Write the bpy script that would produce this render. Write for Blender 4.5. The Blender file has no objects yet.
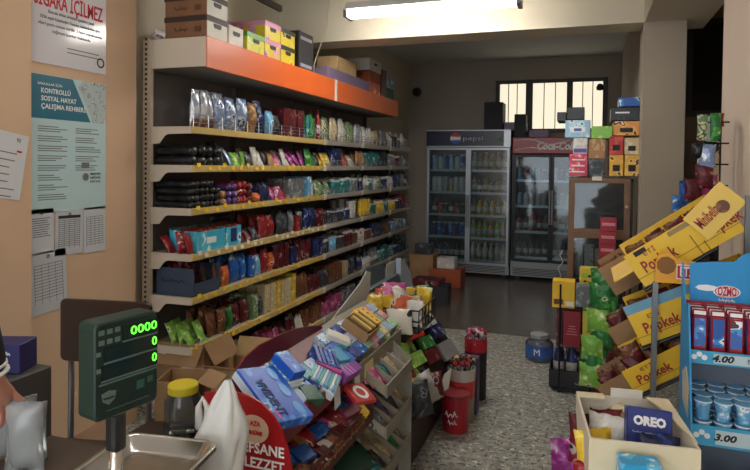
import bpy, bmesh, math, random
from mathutils import Vector, Matrix, Euler, noise
R = math.radians; PI = math.pi
rnd = random.Random(7)
C = bpy.context.scene.collection
# ------------------------------------------------------------------ camera
F = 600.0; CX, CY = 375.0, 178.0; ROLL = R(.7); CH = 1.5     # focal length, principal point and slight roll read off the vanishing lines
_y = Vector(((587-CX)/F, (CY-167)/F, 1)).normalized()
_z = Vector((math.sin(ROLL), math.cos(ROLL), 0)); _z.z = -(_z.x*_y.x+_z.y*_y.y)/_y.z; _z.normalize()
_y.z *= -1; _z.z *= -1; _x = _y.cross(_z)
rt = Vector((_x.x, _y.x, _z.x)); up = Vector((_x.y, _y.y, _z.y)); fw = -Vector((_x.z, _y.z, _z.z))
def P(x, y, X=None, Y=None, Z=None, D=None):
    """point of the place seen at photo pixel x, y at a known X, Y, Z or distance"""
    r = fw + rt*((x-CX)/F) + up*((CY-y)/F)
    t = X/r.x if X is not None else Y/r.y if Y is not None else (Z-CH)/r.z if Z is not None else D
    return Vector((0, 0, CH)) + r*t
cd = bpy.data.cameras.new('camera'); cd.sensor_width = 36; cd.lens = F/750*36; cd.clip_start = .02; cd.shift_y = -(235-CY)/750
cam = bpy.data.objects.new('camera', cd); C.objects.link(cam)
cam.matrix_world = Matrix(((rt.x, up.x, -fw.x, 0), (rt.y, up.y, -fw.y, 0), (rt.z, up.z, -fw.z, CH), (0, 0, 0, 1)))
bpy.context.scene.camera = cam
# ------------------------------------------------------------------ materials
def s2l(c):
    if isinstance(c, str):
        c = [int(c[i:i+2], 16)/255 for i in (0, 2, 4)]
    return tuple(((v+.055)/1.055)**2.4 if v > .04045 else v/12.92 for v in c) + (1,)
MC = {}
def newmat(name):
    m = bpy.data.materials.new(name); m.use_nodes = True
    nt = m.node_tree; return m, nt, nt.nodes['Principled BSDF']
def mat(name, col, rough=.5, metal=0, emit=0, spec=.5, vary=0, vscale=3, bump=0, bscale=40):
    if name in MC: return MC[name]
    m, nt, b = newmat(name); L = nt.links.new
    b.inputs['Base Color'].default_value = s2l(col); b.inputs['Roughness'].default_value = rough
    b.inputs['Metallic'].default_value = metal; b.inputs['Specular IOR Level'].default_value = spec
    if emit:
        b.inputs['Emission Color'].default_value = s2l(col); b.inputs['Emission Strength'].default_value = emit
    if vary or bump:
        tc = nt.nodes.new('ShaderNodeTexCoord')
    if vary:
        n = nt.nodes.new('ShaderNodeTexNoise'); n.inputs['Scale'].default_value = vscale; n.inputs['Detail'].default_value = 5
        L(tc.outputs['Object'], n.inputs['Vector'])
        mr = nt.nodes.new('ShaderNodeMapRange'); mr.inputs['From Min'].default_value = .3; mr.inputs['From Max'].default_value = .7
        mr.inputs['To Min'].default_value = 1-vary; mr.inputs['To Max'].default_value = 1+vary
        L(n.outputs['Fac'], mr.inputs['Value'])
        mx = nt.nodes.new('ShaderNodeVectorMath'); mx.operation = 'MULTIPLY'
        mx.inputs[0].default_value = s2l(col)[:3]; L(mr.outputs['Result'], mx.inputs[1]); L(mx.outputs['Vector'], b.inputs['Base Color'])
    if bump:
        n2 = nt.nodes.new('ShaderNodeTexNoise'); n2.inputs['Scale'].default_value = bscale; n2.inputs['Detail'].default_value = 3
        L(tc.outputs['Object'], n2.inputs['Vector'])
        bp = nt.nodes.new('ShaderNodeBump'); bp.inputs['Strength'].default_value = bump; bp.inputs['Distance'].default_value = .01
        L(n2.outputs['Fac'], bp.inputs['Height']); L(bp.outputs['Normal'], b.inputs['Normal'])
    MC[name] = m; return m
def pmat(name, cols, scale=22, rough=.35, metal=0, crinkle=.0):
    """printed packaging: patches of up to four inks"""
    if name in MC: return MC[name]
    m, nt, b = newmat(name); L = nt.links.new
    tc = nt.nodes.new('ShaderNodeTexCoord'); oi = nt.nodes.new('ShaderNodeObjectInfo')
    ad = nt.nodes.new('ShaderNodeVectorMath'); ad.operation = 'ADD'
    ml = nt.nodes.new('ShaderNodeMath'); ml.operation = 'MULTIPLY'; ml.inputs[1].default_value = 9
    L(oi.outputs['Random'], ml.inputs[0]); L(tc.outputs['Object'], ad.inputs[0]); L(ml.outputs[0], ad.inputs[1])
    n = nt.nodes.new('ShaderNodeTexNoise'); n.inputs['Scale'].default_value = scale; n.inputs['Detail'].default_value = 1.5
    n.inputs['Roughness'].default_value = .6; L(ad.outputs[0], n.inputs['Vector'])
    cr = nt.nodes.new('ShaderNodeValToRGB'); cr.color_ramp.interpolation = 'CONSTANT'
    pos = [0, .55, .635, .69][:len(cols)]
    el = cr.color_ramp.elements
    el[0].position = 0; el[0].color = s2l(cols[0]); el[1].position = pos[1] if len(cols) > 1 else .99; el[1].color = s2l(cols[1] if len(cols) > 1 else cols[0])
    for p, c in list(zip(pos, cols))[2:]:
        e = el.new(p); e.color = s2l(c)
    L(n.outputs['Fac'], cr.inputs['Fac']); L(cr.outputs['Color'], b.inputs['Base Color'])
    b.inputs['Roughness'].default_value = rough; b.inputs['Metallic'].default_value = metal
    if crinkle:
        n2 = nt.nodes.new('ShaderNodeTexNoise'); n2.inputs['Scale'].default_value = 45; L(ad.outputs[0], n2.inputs['Vector'])
        bp = nt.nodes.new('ShaderNodeBump'); bp.inputs['Strength'].default_value = crinkle; bp.inputs['Distance'].default_value = .012
        L(n2.outputs['Fac'], bp.inputs['Height']); L(bp.outputs['Normal'], b.inputs['Normal'])
    MC[name] = m; return m
def clear(name, col='ffffff', alpha=.9, rough=.05):
    """thin clear sheet: transparent with a fresnel sheen"""
    if name in MC: return MC[name]
    m = bpy.data.materials.new(name); m.use_nodes = True; nt = m.node_tree; nt.nodes.clear(); L = nt.links.new
    o = nt.nodes.new('ShaderNodeOutputMaterial'); t = nt.nodes.new('ShaderNodeBsdfTransparent'); t.inputs[0].default_value = s2l(col)
    g = nt.nodes.new('ShaderNodeBsdfGlossy'); g.inputs['Roughness'].default_value = rough; g.inputs['Color'].default_value = (1, 1, 1, 1)
    d = nt.nodes.new('ShaderNodeBsdfDiffuse'); d.inputs[0].default_value = (.8, .82, .85, 1)
    fr = nt.nodes.new('ShaderNodeFresnel'); fr.inputs[0].default_value = 1.5
    a = nt.nodes.new('ShaderNodeMixShader'); a.inputs[0].default_value = 1-alpha; L(t.outputs[0], a.inputs[1]); L(d.outputs[0], a.inputs[2])
    x = nt.nodes.new('ShaderNodeMixShader'); L(fr.outputs[0], x.inputs[0]); L(a.outputs[0], x.inputs[1]); L(g.outputs[0], x.inputs[2]); L(x.outputs[0], o.inputs[0])
    MC[name] = m; return m
def terrazzo():
    m, nt, b = newmat('terrazzo'); L = nt.links.new
    tc = nt.nodes.new('ShaderNodeTexCoord')
    def chips(scale, lo, hi):
        n = nt.nodes.new('ShaderNodeTexNoise'); n.inputs['Scale'].default_value = scale; n.inputs['Detail'].default_value = 2
        L(tc.outputs['Object'], n.inputs['Vector'])
        r = nt.nodes.new('ShaderNodeMapRange'); r.inputs['From Min'].default_value = lo; r.inputs['From Max'].default_value = hi
        L(n.outputs['Fac'], r.inputs['Value']); return r.outputs['Result']
    def mix(f, a, c):
        x = nt.nodes.new('ShaderNodeMix'); x.data_type = 'RGBA'; L(f, x.inputs['Factor'])
        (L(a, x.inputs['A']) if hasattr(a, 'node') else setattr(x.inputs['A'], 'default_value', a)); x.inputs['B'].default_value = c
        return x.outputs['Result']
    c = mix(chips(24, .35, .65), s2l('84847b'), s2l('b2b1a8'))
    c = mix(chips(46, .575, .62), c, s2l('4a4840'))
    c = mix(chips(31, .62, .66), c, s2l('e2dfd2'))
    L(c, b.inputs['Base Color']); b.inputs['Roughness'].default_value = .38
    return m
CREAM = mat('cream_enamel', 'cfc0ac', .45)
CREAMD = mat('shelf_enamel', 'b9ac99', .5)
STRIP = mat('price_rail_yellow', 'd9bd77', .4)
STRIPG = mat('price_rail_white', 'b5aea4', .4)
ORANGE = mat('orange_header', 'e0672a', .42)
WIRE = mat('chrome_wire', 'c9c9cc', .25, .9)
BLACKM = mat('black_metal', '1b1c1e', .4, .3)
BLACKP = mat('black_plastic', '131315', .45)
GREYM = mat('grey_metal', '77797c', .4, .6)
SILVER = mat('silver_trim', 'aeb3ba', .35, .5)
STEEL = mat('stainless_steel', 'c8c4bc', .22, 1.0, bump=.15, bscale=6)
WHITE = mat('white_card', 'e4dfd2', .6)
PAPER = mat('white_paper', 'd8d8da', .7)
CARD = mat('brown_cardboard', '9c7a55', .8, vary=.12, vscale=8)
CARDL = mat('pale_cardboard', 'b99a6c', .8, vary=.1, vscale=8)
REDP = mat('red_panel', 'a81b1e', .35)
MAROON = mat('dark_red_panel', '6d1218', .4)
BLUEP = mat('blue_display_card', '2391cf', .45)
YEL = mat('yellow_card', 'f3c62c', .5)
INK = mat('black_ink', '18181a', .6)
INKW = mat('white_ink', 'f0f0ee', .6)
INKR = mat('red_ink', 'c4202a', .6)
INKG = mat('grey_ink', '6f7478', .7)
INKB = mat('navy_ink', '1d2b66', .6)
GLASS = clear('clear_glass', 'dfe8ea', .97)
FILM = clear('clear_film', 'ffffff', .72, .18)
# ------------------------------------------------------------------ mesh tools
class MB:
    def __init__(s): s.v = []; s.f = []; s.mi = []; s.ms = []; s.M = Matrix.Identity(4)
    def mid(s, m):
        if m not in s.ms: s.ms.append(m)
        return s.ms.index(m)
    def add(s, vs, fs, m):
        o = len(s.v); s.v += [tuple(s.M @ Vector(v)) for v in vs]; i = s.mid(m)
        for f in fs: s.f.append([o+k for k in f]); s.mi.append(i)
    def box(s, a, b, m):
        x0, y0, z0 = a; x1, y1, z1 = b
        s.add([(x0, y0, z0), (x1, y0, z0), (x1, y1, z0), (x0, y1, z0), (x0, y0, z1), (x1, y0, z1), (x1, y1, z1), (x0, y1, z1)],
              [(0, 3, 2, 1), (4, 5, 6, 7), (0, 1, 5, 4), (1, 2, 6, 5), (2, 3, 7, 6), (3, 0, 4, 7)], m); return s
    def prism(s, pts, m, axis, a, b):
        """pts: 2D outline; extruded along axis from a to b"""
        def mk(p, t):
            return (t, p[0], p[1]) if axis == 'x' else (p[0], t, p[1]) if axis == 'y' else (p[0], p[1], t)
        n = len(pts)
        s.add([mk(p, a) for p in pts]+[mk(p, b) for p in pts],
              [tuple(range(n))[::-1], tuple(range(n, 2*n))]+[(i, (i+1) % n, n+(i+1) % n, n+i) for i in range(n)], m); return s
    def tube(s, pts, r, m, seg=8, closed=False):
        pts = [Vector(p) for p in pts]; n = len(pts); vs = []
        for i, p in enumerate(pts):
            d = (pts[min(i+1, n-1)]-pts[max(i-1, 0)]).normalized() if n > 1 else Vector((0, 0, 1))
            a = d.orthogonal().normalized() if i == 0 else (a - d*a.dot(d)).normalized()
            b = d.cross(a); rr = r[i] if isinstance(r, (list, tuple)) else r
            vs += [p+a*math.cos(2*PI*k/seg)*rr+b*math.sin(2*PI*k/seg)*rr for k in range(seg)]
        fs = [(i*seg+k, i*seg+(k+1) % seg, (i+1)*seg+(k+1) % seg, (i+1)*seg+k) for i in range(n-1) for k in range(seg)]
        fs += [tuple(range(seg))[::-1], tuple(range((n-1)*seg, n*seg))]
        s.add(vs, fs, m); return s
    def lathe(s, prof, seg=16, c=(0, 0, 0)):
        """prof: list of (r, z, material of the band above)"""
        cx, cy, cz = c
        for i in range(len(prof)-1):
            (r0, z0, m), (r1, z1, _) = prof[i], prof[i+1]
            vs = [(cx+r0*math.cos(2*PI*k/seg), cy+r0*math.sin(2*PI*k/seg), cz+z0) for k in range(seg)] + \
                 [(cx+r1*math.cos(2*PI*k/seg), cy+r1*math.sin(2*PI*k/seg), cz+z1) for k in range(seg)]
            s.add(vs, [(k, (k+1) % seg, seg+(k+1) % seg, seg+k) for k in range(seg)], m)
        return s
    def mesh(s, name, smooth=False, bevel=0, seg=1):
        me = bpy.data.meshes.new(name); me.from_pydata(s.v, [], s.f)
        for m in s.ms: me.materials.append(m)
        for p, i in zip(me.polygons, s.mi): p.material_index = i; p.use_smooth = smooth
        bm = bmesh.new(); bm.from_mesh(me); bmesh.ops.remove_doubles(bm, verts=bm.verts, dist=1e-5)
        if bevel:
            bmesh.ops.bevel(bm, geom=[e for e in bm.edges if e.is_manifold and e.calc_face_angle(0) > .6], offset=bevel, segments=seg, affect='EDGES', profile=.6)
        bmesh.ops.recalc_face_normals(bm, faces=bm.faces); bm.to_mesh(me); bm.free(); me.update(); return me
def link(name, me, parent=None, loc=(0, 0, 0), rot=(0, 0, 0), M=None, sc=None):
    o = bpy.data.objects.new(name, me); C.objects.link(o); o.parent = parent
    if M is not None: o.matrix_local = M
    else: o.location = loc; o.rotation_euler = rot
    if sc: o.scale = sc
    return o
def tag(o, label, cat, group=None, kind=None):
    o['label'] = label; o['category'] = cat
    if group: o['group'] = group
    if kind: o['kind'] = kind
    return o
def thing(name, label, cat, loc=(0, 0, 0), rot=(0, 0, 0), group=None, M=None):
    return tag(link(name, None, None, loc, rot, M), label, cat, group)
def struct(name, me):
    o = link(name, me); o['kind'] = 'structure'; return o
def copy_tree(o, parent=None):
    c = o.copy(); C.objects.link(c); c.parent = parent
    for ch in list(o.children): copy_tree(ch, c)
    return c
def B(a, b, m, bevel=0, name='m'):
    return MB().box(a, b, m).mesh(name, bevel=bevel)
def cbox(sx, sy, sz, m, bevel=.002, name='carton'):
    return MB().box((-sx/2, -sy/2, 0), (sx/2, sy/2, sz), m).mesh(name, bevel=bevel)
def text(s, parent, m, h, M, w=None, shear=0, bold=.0, name='lettering', sub=True):
    cu = bpy.data.curves.new('t', 'FONT'); cu.body = s; cu.size = h*1.38; cu.align_x = 'CENTER'; cu.align_y = 'CENTER'
    cu.extrude = .0006; cu.offset = bold*h; cu.shear = shear; cu.resolution_u = 2
    t = bpy.data.objects.new('t', cu); C.objects.link(t)
    me = bpy.data.meshes.new_from_object(t.evaluated_get(bpy.context.evaluated_depsgraph_get()))
    bpy.data.objects.remove(t); me.materials.clear(); me.materials.append(m)
    if w:
        xs = [v.co.x for v in me.vertices] or [0, 1]; k = w/max(1e-6, max(xs)-min(xs))
        for v in me.vertices: v.co.x *= k
    return link(name, me, parent, M=M)
def fr(o, xa, ya):
    """frame matrix from origin, x direction, approximate y direction"""
    x = Vector(xa).normalized(); y = Vector(ya); y = (y-x*y.dot(x)).normalized(); z = x.cross(y)
    return Matrix(((x.x, y.x, z.x, o[0]), (x.y, y.y, z.y, o[1]), (x.z, y.z, z.z, o[2]), (0, 0, 0, 1)))
FY = lambda x, y, z: fr((x, y, z), (1, 0, 0), (0, 0, 1))      # writing that faces the camera side (-Y)
FX = lambda x, y, z: fr((x, y, z), (0, 1, 0), (0, 0, 1))      # writing that faces the aisle (+X)
def scrawl(parent, m, w, h, M, n=9, name='faint_script'):
    """script too faint to read in the photo: one running stroke"""
    pts = [(-w/2+w*i/(4*n), h*.5*math.sin(i*1.55)*(.6+.4*math.sin(i*.9)), .0008) for i in range(4*n+1)]
    return link(name, MB().tube(pts, h*.09, m, 5).mesh('scrawl', smooth=True), parent, M=M)
def rlabel(parent, M, w, h, m, name='printed_label', e=.0006):
    mb = MB(); mb.box((-w/2, -h/2, -e), (w/2, h/2, e), m); return link(name, mb.mesh(name), parent, M=M)
# ------------------------------------------------------------------ product meshes (front faces +X)
def me_bag(w, h, d, m, seed=0, puff=1.0):
    r = random.Random(seed); nu, nv = 9, 11; V = []; fs = []
    for side in (1, -1):
        for j in range(nv):
            for i in range(nu):
                u = i/(nu-1)*2-1; v = j/(nv-1)
                t = (1-abs(u)**2.6)*max(0, math.sin(PI*min(1, max(0, (v-.06)/.88))))**.55
                k = noise.noise(Vector((u*2+seed*3.1, v*3, side*5)))*.28
                pin = 1-.09*math.sin(PI*v)
                V.append((side*d/2*t*(1+k)*puff + .0005*side, u*w/2*pin, v*h + (r.uniform(-.004, .004) if v in (0, 1) else 0)))
    n = nu*nv
    for s_ in (0, 1):
        for j in range(nv-1):
            for i in range(nu-1):
                a = s_*n+j*nu+i; fs.append((a, a+1, a+nu+1, a+nu))
    for j in range(nv-1):
        for i in (0, nu-1):
            a = j*nu+i; fs.append((a, a+nu, n+a+nu, n+a))
    for i in range(nu-1):
        for j in (0, nv-1):
            a = j*nu+i; fs.append((a, a+1, n+a+1, n+a))
    mb = MB(); mb.add(V, fs, m); return mb.mesh('bag', smooth=True)
def me_jar(r, h, body, lid):
    mb = MB(); mb.lathe([(0, 0, body), (r*.92, 0, body), (r, h*.06, body), (r, h*.74, body), (r*.72, h*.84, lid), (r*.78, h*.85, lid), (r*.78, h, lid), (0, h, lid)], 14)
    return mb.mesh('jar', smooth=False)
def me_bottle(r, h, body, lab, cap):
    mb = MB(); mb.lathe([(0, 0, body), (r, 0, body), (r, h*.22, lab), (r*1.01, h*.22, lab), (r*1.01, h*.5, body), (r, h*.56, body), (r*.75, h*.7, body), (r*.34, h*.84, body), (r*.34, h*.93, cap), (r*.42, h*.93, cap), (r*.42, h, cap), (0, h, cap)], 12)
    return mb.mesh('bottle', smooth=True)
def me_can(r, h, body, lid=None):
    lid = lid or SILVER
    mb = MB(); mb.lathe([(0, 0, lid), (r*.85, 0, lid), (r, h*.05, body), (r, h*.93, lid), (r*.88, h*.98, lid), (r*.86, h, lid), (r*.84, h*.985, lid), (0, h*.985, lid)], 14)
    return mb.mesh('can', smooth=False)
def me_roll(w, h, d, m):
    """pillow-wrapped biscuit pack lying with its end to the front"""
    mb = MB(); n = 10; rings = [(-d/2, .25), (-d/2+.012, .92), (-d/2+.03, 1), (d/2-.03, 1), (d/2-.012, .92), (d/2, .25)]
    vs = []
    for x, k in rings:
        for i in range(n):
            a = 2*PI*i/n; vs.append((x, math.cos(a)*w/2*k, h/2+math.sin(a)*h/2*k))
    fs = [(j*n+i, j*n+(i+1) % n, (j+1)*n+(i+1) % n, (j+1)*n+i) for j in range(5) for i in range(n)]+[tuple(range(n)), tuple(range(5*n, 6*n))]
    mb.add(vs, fs, m); return mb.mesh('roll', smooth=True)
def me_tray(w, h, d, card, fill):
    """open counter carton with a cut-down front and the packets standing in it"""
    mb = MB(); t = .003
    mb.box((-d/2, -w/2, 0), (d/2, w/2, t), card); mb.box((-d/2, -w/2, 0), (-d/2+t, w/2, h), card)
    mb.box((d/2-t, -w/2, 0), (d/2, w/2, h*.6), card)
    for s in (-1, 1):
        mb.prism([(-d/2, 0), (d/2, 0), (d/2, h*.6), (-d/2, h)], card, 'y', s*w/2-(t if s > 0 else 0), s*w/2+(t if s < 0 else 0))
    me = mb
    n = max(2, int(d/.022))
    for i in range(n):
        x = -d/2+.012+i*(d-.02)/n
        me.box((x, -w/2+.006, t), (x+.014, w/2-.006, h*(.93-.3*i/n)), fill)
    return me.mesh('tray')
COL = dict(
 silver=(['c9ccd2', '9aa4b5', 'e9ecf0', '5d6a86'], .25, .35), foilblue=(['8ea3c4', 'd8dde4', '40598e', 'e9ecf0'], .25, .3),
 black=(['17171a', '26262a', '3c3c42', '131315'], .35, 0), brown=(['6b3f27', '8d5a38', '3b2418', 'c59a6a'], .4, 0),
 tan=(['9d7347', 'c39c69', '6b4a2d', 'e0cba4'], .45, 0), red=(['8f1a20', 'b5262c', 'd8cfc4', '4c1014'], .35, 0),
 maroon=(['551019', '7a1a26', 'a99a92', '2c0a10'], .4, 0), pink=(['b04078', 'd67aa8', 'efe0e6', '6b2048'], .4, 0),
 magenta=(['9c2f86', 'c654ac', 'ddb8d8', '4d1845'], .35, 0), purple=(['4a2d6b', '6a4a94', 'b8a9cc', '241539'], .4, 0),
 navy=(['1c2550', '2f4488', 'b9bfd2', '10142c'], .35, 0), blue=(['1f57a8', '3c84cf', 'dfe6ee', '12305e'], .35, 0),
 lblue=(['69a8d2', '9ccbe4', 'eef4f8', '2c6a9a'], .35, 0), turq=(['3fb0cf', '65c5dc', 'e6f2f4', '1d6f8c'], .4, 0),
 green=(['2c7a3a', '56a64c', 'd9e2c4', '17401f'], .38, 0), lime=(['7fb84a', 'b0d468', 'e9eed4', '3d6a24'], .4, 0),
 yellow=(['d9b22c', 'e8cf5a', 'f2ecd2', '93371c'], .42, 0), orange=(['c5562a', 'e07f3c', 'efdcc2', '6a2712'], .4, 0),
 white=(['c9c6bf', 'dcdad4', '8f8f95', 'a84444'], .45, 0), grey=(['6f7276', '94979b', 'b7b9bb', '3b3d40'], .45, 0),
 cream=(['c2b08a', 'd8c9a6', '8d6d42', 'efe7d2'], .45, 0), teal=(['1e6a6d', '3d9491', 'cfe0dc', '0e3536'], .4, 0),
 mixgreen=(['6f8a5c', 'c7ccb0', '38603a', 'd4c28a'], .42, 0), dgrey=(['303338', '484c53', '7b8087', '1c1e21'], .45, 0))
CN = dict(silver='silver foil', foilblue='blue and silver foil', black='glossy black', brown='chocolate brown', tan='tan', red='red', maroon='dark red', pink='pink',
 magenta='magenta', purple='purple', navy='navy blue', blue='bright blue', lblue='light blue', turq='turquoise', green='green', lime='lime green', yellow='yellow',
 orange='orange', white='white', grey='grey', cream='cream', teal='teal', mixgreen='pale green', dgrey='dark grey')
def pc(k, scale=22, crinkle=0):
    c, r, me = COL[k]; return pmat('print_%s_%g_%g' % (k, scale, crinkle), c, scale, r, me, crinkle)
KN = dict(bag=('snack_bag', 'snack bag', 'bag'), box=('carton', 'carton', 'box'), jar=('jar', 'jar', 'jar'), can=('tin_can', 'tin can', 'can'), bottle=('bottle', 'bottle', 'bottle'),
 roll=('biscuit_pack', 'biscuit pack', 'packet'), tray=('counter_carton', 'open counter carton of packets', 'box'), tube=('canister', 'tall canister', 'canister'), pad=('packet', 'flat packet', 'packet'))
PCACHE = {}
def pmesh(kind, col, w, h, d, var=0):
    k = (kind, col, round(w, 3), round(h, 3), round(d, 3), var)
    if k in PCACHE: return PCACHE[k]
    m = pc(col, 22 if kind != 'bag' else 18, .5 if kind == 'bag' else 0)
    if kind == 'bag': me = me_bag(w, h, d, m, var+len(PCACHE))
    elif kind == 'box': me = cbox(d, w, h, m, .002)
    elif kind == 'pad': me = me_bag(w, h, d, m, var, .7)
    elif kind == 'jar': me = me_jar(w/2, h, m, pc('white'))
    elif kind == 'can': me = me_can(w/2, h, m)
    elif kind == 'tube': me = me_can(w/2, h, m, pc('dgrey'))
    elif kind == 'bottle': me = me_bottle(w/2, h, m, pc('white'), mat('cap_'+col, COL[col][0][0], .4))
    elif kind == 'roll': me = me_roll(w, h, d, m)
    elif kind == 'tray': me = me_tray(w, h, d, pc(col), pc(rnd.choice(['red', 'brown', 'white', 'yellow', 'purple'])))
    PCACHE[k] = me; return me
def prod(kind, col, w, h, d, loc, rot=(0, 0, 0), label=None, group=None, var=0, name=None, cat=None):
    n, ln, c = KN[kind]
    o = link(name or n, pmesh(kind, col, w, h, d, var), None, loc, rot)
    return tag(o, label, cat or c, group)
#MARK_SETTING
# ------------------------------------------------------------------ the setting
WALLP = mat('peach_wall_paint', 'd6b494', .75, vary=.05, vscale=1.5, bump=.08, bscale=9)
WALLW = mat('cream_wall_paint', 'd2c8b2', .8, vary=.04, vscale=1.2)
WALLB = mat('drab_wall_paint', 'b2a898', .8, vary=.06, vscale=1.3)
WALLR = mat('pale_wall_paint', 'dccbbb', .75, vary=.04, vscale=1.5)
CEIL = mat('ceiling_paint', 'd4d4d2', .85)
YE = 8.9; XL = -2.60
struct('floor', B((-2.7, -3, -.05), (2.3, 5.40, 0), terrazzo(), name='floor'))
struct('floor', B((-2.7, 5.40, -.05), (2.3, 9.9, 0), mat('brown_floor_tile', '5d5247', .25, vary=.12, vscale=2), name='floor'))
struct('ceiling', B((-2.7, -3, 3.05), (2.3, 9.9, 3.12), CEIL))
mb = MB(); mb.box((-2.72, -3, 0), (-2.42, 2.085, 3.05), WALLP); mb.box((-2.72, 2.085, 0), (-2.45, 2.80, 3.05), WALLP)
struct('wall_left', mb.mesh('wall_left'))
struct('wall_left', B((-2.72, 2.80, 0), (XL, 9.0, 3.05), WALLW))
struct('wall_back', B((-2.72, YE, 0), (2.2, YE+.1, 3.05), WALLB))
struct('wall_right', B((.42, 5.05, 0), (.55, YE, 3.05), WALLB))
struct('wall_right', B((.66, -3, 0), (.8, 3.58, 3.05), WALLR))
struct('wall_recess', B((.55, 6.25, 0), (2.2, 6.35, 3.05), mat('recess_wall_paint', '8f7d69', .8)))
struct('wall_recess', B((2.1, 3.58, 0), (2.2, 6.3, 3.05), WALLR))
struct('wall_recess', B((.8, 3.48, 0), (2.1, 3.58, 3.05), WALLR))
o = struct('trim_1', B((-2.6, 4.75, 2.55), (.37, 5.05, 3.05), WALLW))
o = struct('trim_2', B((.37, 4.75, 0), (.648, 5.08, 2.55), mat('grey_beige_paint', 'a89c8a', .75, vary=.05, vscale=2)))
o = struct('trim_3', B((.372, -3, 2.55), (.80, 5.08, 3.05), WALLW))
mb = MB(); mb.box((-2.45, 2.09, 0), (-2.435, 2.80, .1), mat('beige_skirting', 'c09d7c', .5)); struct('baseboard_left', mb.mesh('baseboard'))
a = P(221, 0, X=XL); b = P(268, 20, X=XL)
# window of the end wall
FRM = mat('grey_window_frame', '4a4744', .5)
def wpx(x, y): p = P(x, y, Y=YE-.04); return p.x, p.z
x0, z1 = wpx(496, 81); x1, _ = wpx(608, 81); z0 = z1-.75
mb = MB(); e = YE; panes = [(wpx(500, 89)[0], wpx(526, 89)[0]), (wpx(533, 86)[0], wpx(567, 86)[0]), (wpx(573, 87)[0], wpx(603, 87)[0])]
xs = [x0]+[v for p in panes for v in p]+[x1]
for i in range(0, 8, 2): mb.box((xs[i], e-.06, z0), (xs[i+1], e, z1), FRM)
mb.box((x0, e-.05, z1-.05), (x1, e, z1), FRM); mb.box((x0, e-.05, z0), (x1, e, z0+.05), FRM)
wf = struct('window_1', mb.mesh('window_frame'))
PANE = mat('daylit_frosted_pane', 'f3e9cf', .6, emit=.5)
SL = mat('window_slat', 'a8946c', .6)
for a_, b_ in panes:
    p = link('pane', B((a_, e-.02, z0+.05), (b_, e-.005, z1-.05), PANE), wf)
    mb = MB(); n = 2
    for k in range(1, n+1):
        x = a_+(b_-a_)*k/(n+1); mb.box((x-.006, e-.03, z0+.05), (x+.006, e-.02, z1-.05), SL)
    link('window_bar', mb.mesh('bars'), wf)
x0, z1 = [P(687, 21, Y=6.25)[i] for i in (0, 2)]
mb = MB(); mb.box((x0, 6.2, 1.98), (1.5, 6.25, z1), mat('dark_frame', '221c18', .5)); w2 = struct('window_2', mb.mesh('dark_window'))
link('pane', B((x0+.05, 6.19, 2.03), (1.45, 6.2, z1-.05), mat('dark_glass', '0b0a0a', .1)), w2)
# conduit, round vent, switch
mb = MB(); mb.box((XL-.002, 2.80, 2.84), (XL+.035, 4.75, 2.89), mat('grey_trunking', '6c675e', .6)); tag(link('cable_trunking', mb.mesh('trunk')), 'thin grey cable trunking running high along the wall above the shelving', 'trunking')
p = P(417, 92, Y=YE); mb = MB(); mb.lathe([(0, 0, BLACKP), (.07, 0, BLACKP), (.065, .04, BLACKP), (.04, .045, BLACKP), (0, .045, BLACKP)], 20)
tag(link('wall_speaker', mb.mesh('rnd', smooth=False), None, (p.x, YE, p.z), (PI/2, 0, 0)), 'small round black fitting on the end wall above the blue topped cooler', 'wall fitting')
p = P(600, 87, Y=YE-.07); tag(link('wall_camera', MB().lathe([(0, -.05, BLACKP), (.045, -.04, BLACKP), (.05, 0, BLACKP), (.03, .04, BLACKP), (0, .05, BLACKP)], 12).mesh('cam', smooth=True), None, p), 'small black ball shaped camera at the corner of the bright window', 'camera')
# fluorescent lamps
LAMP = mat('tube_light', 'fff6e6', .4); LAMP.node_tree.nodes['Principled BSDF'].inputs['Emission Color'].default_value = (1, .96, .90, 1)
LAMP.node_tree.nodes['Principled BSDF'].inputs['Emission Strength'].default_value = 26
LAMPF = LAMP.copy(); LAMPF.node_tree.nodes['Principled BSDF'].inputs['Emission Strength'].default_value = 11
HOUS = mat('lamp_housing', 'd8d8d4', .4)
def lamp(x0, x1, y, z, label, rod=True, lm=None):
    t = thing('fluorescent_lamp', label, 'lamp', ((x0+x1)/2, y, z), group=None); L = (x1-x0)/2
    mb = MB(); mb.prism([(-.085, .028), (-.045, .085), (.045, .085), (.085, .028), (.075, .024), (-.075, .024)], HOUS, 'x', -L, L); link('housing', mb.mesh('housing'), t)
    for s in (-1, 1):
        link('lamp_tube', MB().tube([(-L+.03, s*.04, 0), (L-.03, s*.04, 0)], .019, lm or LAMP, 10).mesh('tube', smooth=True), t)
        link('end_cap', B((s*L-.015, -.075, -.03), (s*L+.015, .075, .03), GREYM, .004), t)
        if rod: link('hanger', MB().tube([(s*L*.7, 0, .085), (s*L*.7, 0, 3.05-z)], .006, GREYM).mesh('rod'), t)
    return t
lamp(-1.73, -.46, 4.25, 2.63, 'lit twin tube fluorescent lamp hanging before the ceiling beam')
lamp(-1.7, -.5, 1.15, 2.9, 'lit twin tube fluorescent lamp over the counter', lm=LAMPF)
lamp(-1.2, .0, -1.3, 2.9, 'lit twin tube fluorescent lamp near the shop entrance', lm=LAMPF)
# cable hanging on the gondola side
a = P(340, 42, X=-2.0); mb = MB(); mb.tube([(-2.1, 4.72, 2.9), (-2.12, 4.72, 2.7), (-2.16, 4.68, 2.5), (-2.2, 4.65, 2.35), (-2.2, 4.64, 2.245)], .004, mat('pale_cable', 'b8b2a4', .6), 6)
tag(link('hanging_cable', mb.mesh('cable')), 'thin pale cable hanging from the beam behind the shelf top boxes', 'cable')
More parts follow.
